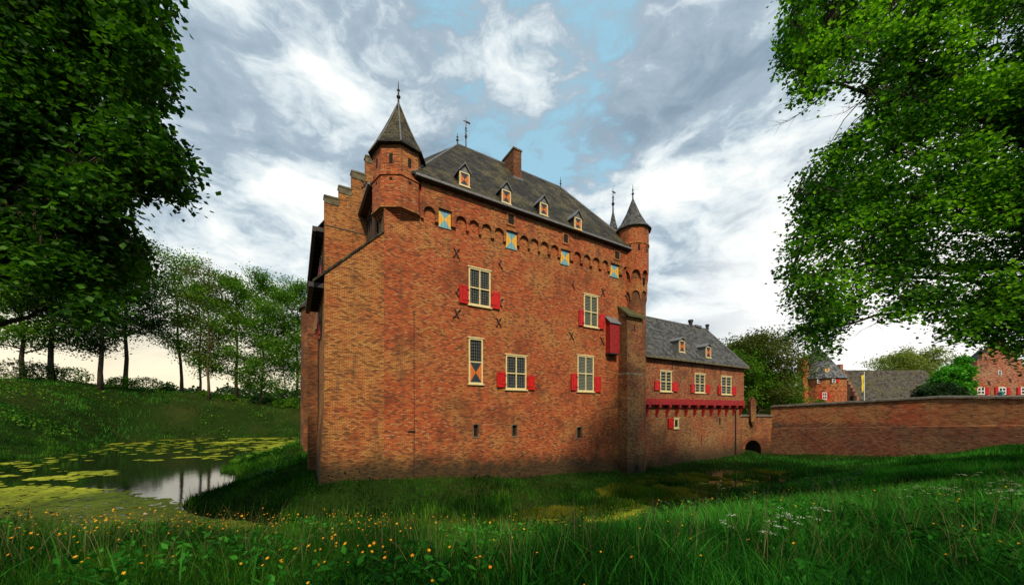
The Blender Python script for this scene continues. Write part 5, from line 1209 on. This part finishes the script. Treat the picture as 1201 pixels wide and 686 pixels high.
hs_ = rng.uniform(.32, .62, n_); zz = hgt(X, Y)
blades('buttercup_stems', X, Y, hs_ + .02, .005, 'grass', rng, .02, 2)
petals('buttercups', np.stack([X, Y, zz + hs_], 1), .0125, 'butter', rng)
X, Y = field(5200, 2.4, 12, rng, .9, xm=1.5); k_ = (X / Y > -.1) | (rng.uniform(size=len(X)) < .3); X, Y = X[k_], Y[k_]
blades('arching_grass', X, Y, rng.uniform(.4, .7, len(X)), .026, 'grass_bright', rng, 1.15, 4)
X, Y = field(5000, 2.4, 14, rng, .9, xm=1.5); k_ = nz2(X, Y, 1.8, 8) > .3; X, Y = X[k_], Y[k_]; X = np.repeat(X, 5) + rng.normal(size=len(X) * 5) * .08; Y = np.repeat(Y, 5) + rng.normal(size=len(Y) * 5) * .08
o = leaves('meadow_weeds', np.stack([X, Y, hgt(X, Y) + rng.uniform(.12, .45, len(X))], 1), .085, 'grass_bright', up=.8, wid=.24, rng=rng); tag(o, kind='stuff')
# cow parsley plants, each a thing
spots = [(1075, 583, 9, 'leftmost cow parsley of the white cluster in the right-hand meadow'), (1092, 590, 8.5, 'cow parsley second from the left in the right-hand cluster'), (1108, 600, 7.5, 'cow parsley at the front of the left half of the right cluster'),
 (1120, 596, 8, 'cow parsley in the middle of the right-hand white cluster'), (1128, 575, 11, 'cow parsley standing alone above the middle of the right cluster'), (1146, 564, 12, 'farthest white cow parsley, nearest the moat wall'),
 (1163, 590, 8.5, 'cow parsley just right of the middle of the right cluster'), (1178, 583, 9, 'cow parsley at the back right of the white cluster'), (1190, 592, 8, 'cow parsley beside the right edge, upper one'), (1196, 604, 7, 'cow parsley cut by the right edge, lower one'),
 (1168, 619, 6, 'near white cow parsley below the right-hand cluster'), (1186, 630, 5.5, 'lowest white cow parsley by the right edge'), (1062, 611, 7, 'small cow parsley left of and below the right cluster'),
 (845, 563, 13, 'lone white cow parsley below the brick annexe'), (780, 588, 12, 'lone white cow parsley below the foot of the buttress'),
 (915, 645, 4.4, 'tall greyish cow parsley near the bottom edge, upper of the near group'), (926, 658, 4.0, 'cow parsley in the middle of the near group at the bottom'), (906, 670, 3.7, 'lowest cow parsley of the near group at the bottom edge'),
 (856, 656, 4.2, 'near cow parsley left of the bottom group'), (960, 656, 4.4, 'near cow parsley right of the bottom group')]
for i, (px, py, Yc, lab) in enumerate(spots):
    X = (px - CX) / FPX * Yc; Z = (HY - py) / FPX * Yc; g = gz(X, Yc); H = max(.55, min(1.25, Z - g))
    t_ = thing('cow_parsley', lab, 'flower', (X, Yc, g), 0, 'cow parsley in the meadow')
    b = MB(); heads = []
    b.tube([(0, 0, 0), (.02, .01, H * .5), (0, 0, H * .8)], [.006, .005, .004], 4)
    for k in range(5):
        a = k * 1.26 + i; rr = rng.uniform(.05, .13) if k else 0; hd = (rr * math.cos(a), rr * math.sin(a), H * (1 - .28 * (k > 0) * rng.uniform())); b.tube([(0, 0, H * .6), (hd[0] * .6, hd[1] * .6, H * .82), hd], [.004, .003, .002], 3); heads.append(hd)
    b.build('stem', 'grass', t_, fix=False)
    Pp = []
    for hd in heads:
        for _ in range(15):
            r_ = .04 * math.sqrt(rng.uniform()); a = rng.uniform(0, 6.28); Pp.append((hd[0] + r_ * math.cos(a), hd[1] + r_ * math.sin(a), hd[2] + .012 - r_ * .3 + rng.normal() * .004))
    leaves('flower_head', np.array(Pp), .016, 'umbel', t_, near=False, up=2.5, rng=rng)['kind'] = 'stuff'
    lv = np.array([(rng.normal() * .09, rng.normal() * .09, H * rng.uniform(.15, .6)) for _ in range(40)]); leaves('leaf_fronds', lv, .06, 'grass_bright', t_, near=False, wid=.2, rng=rng)
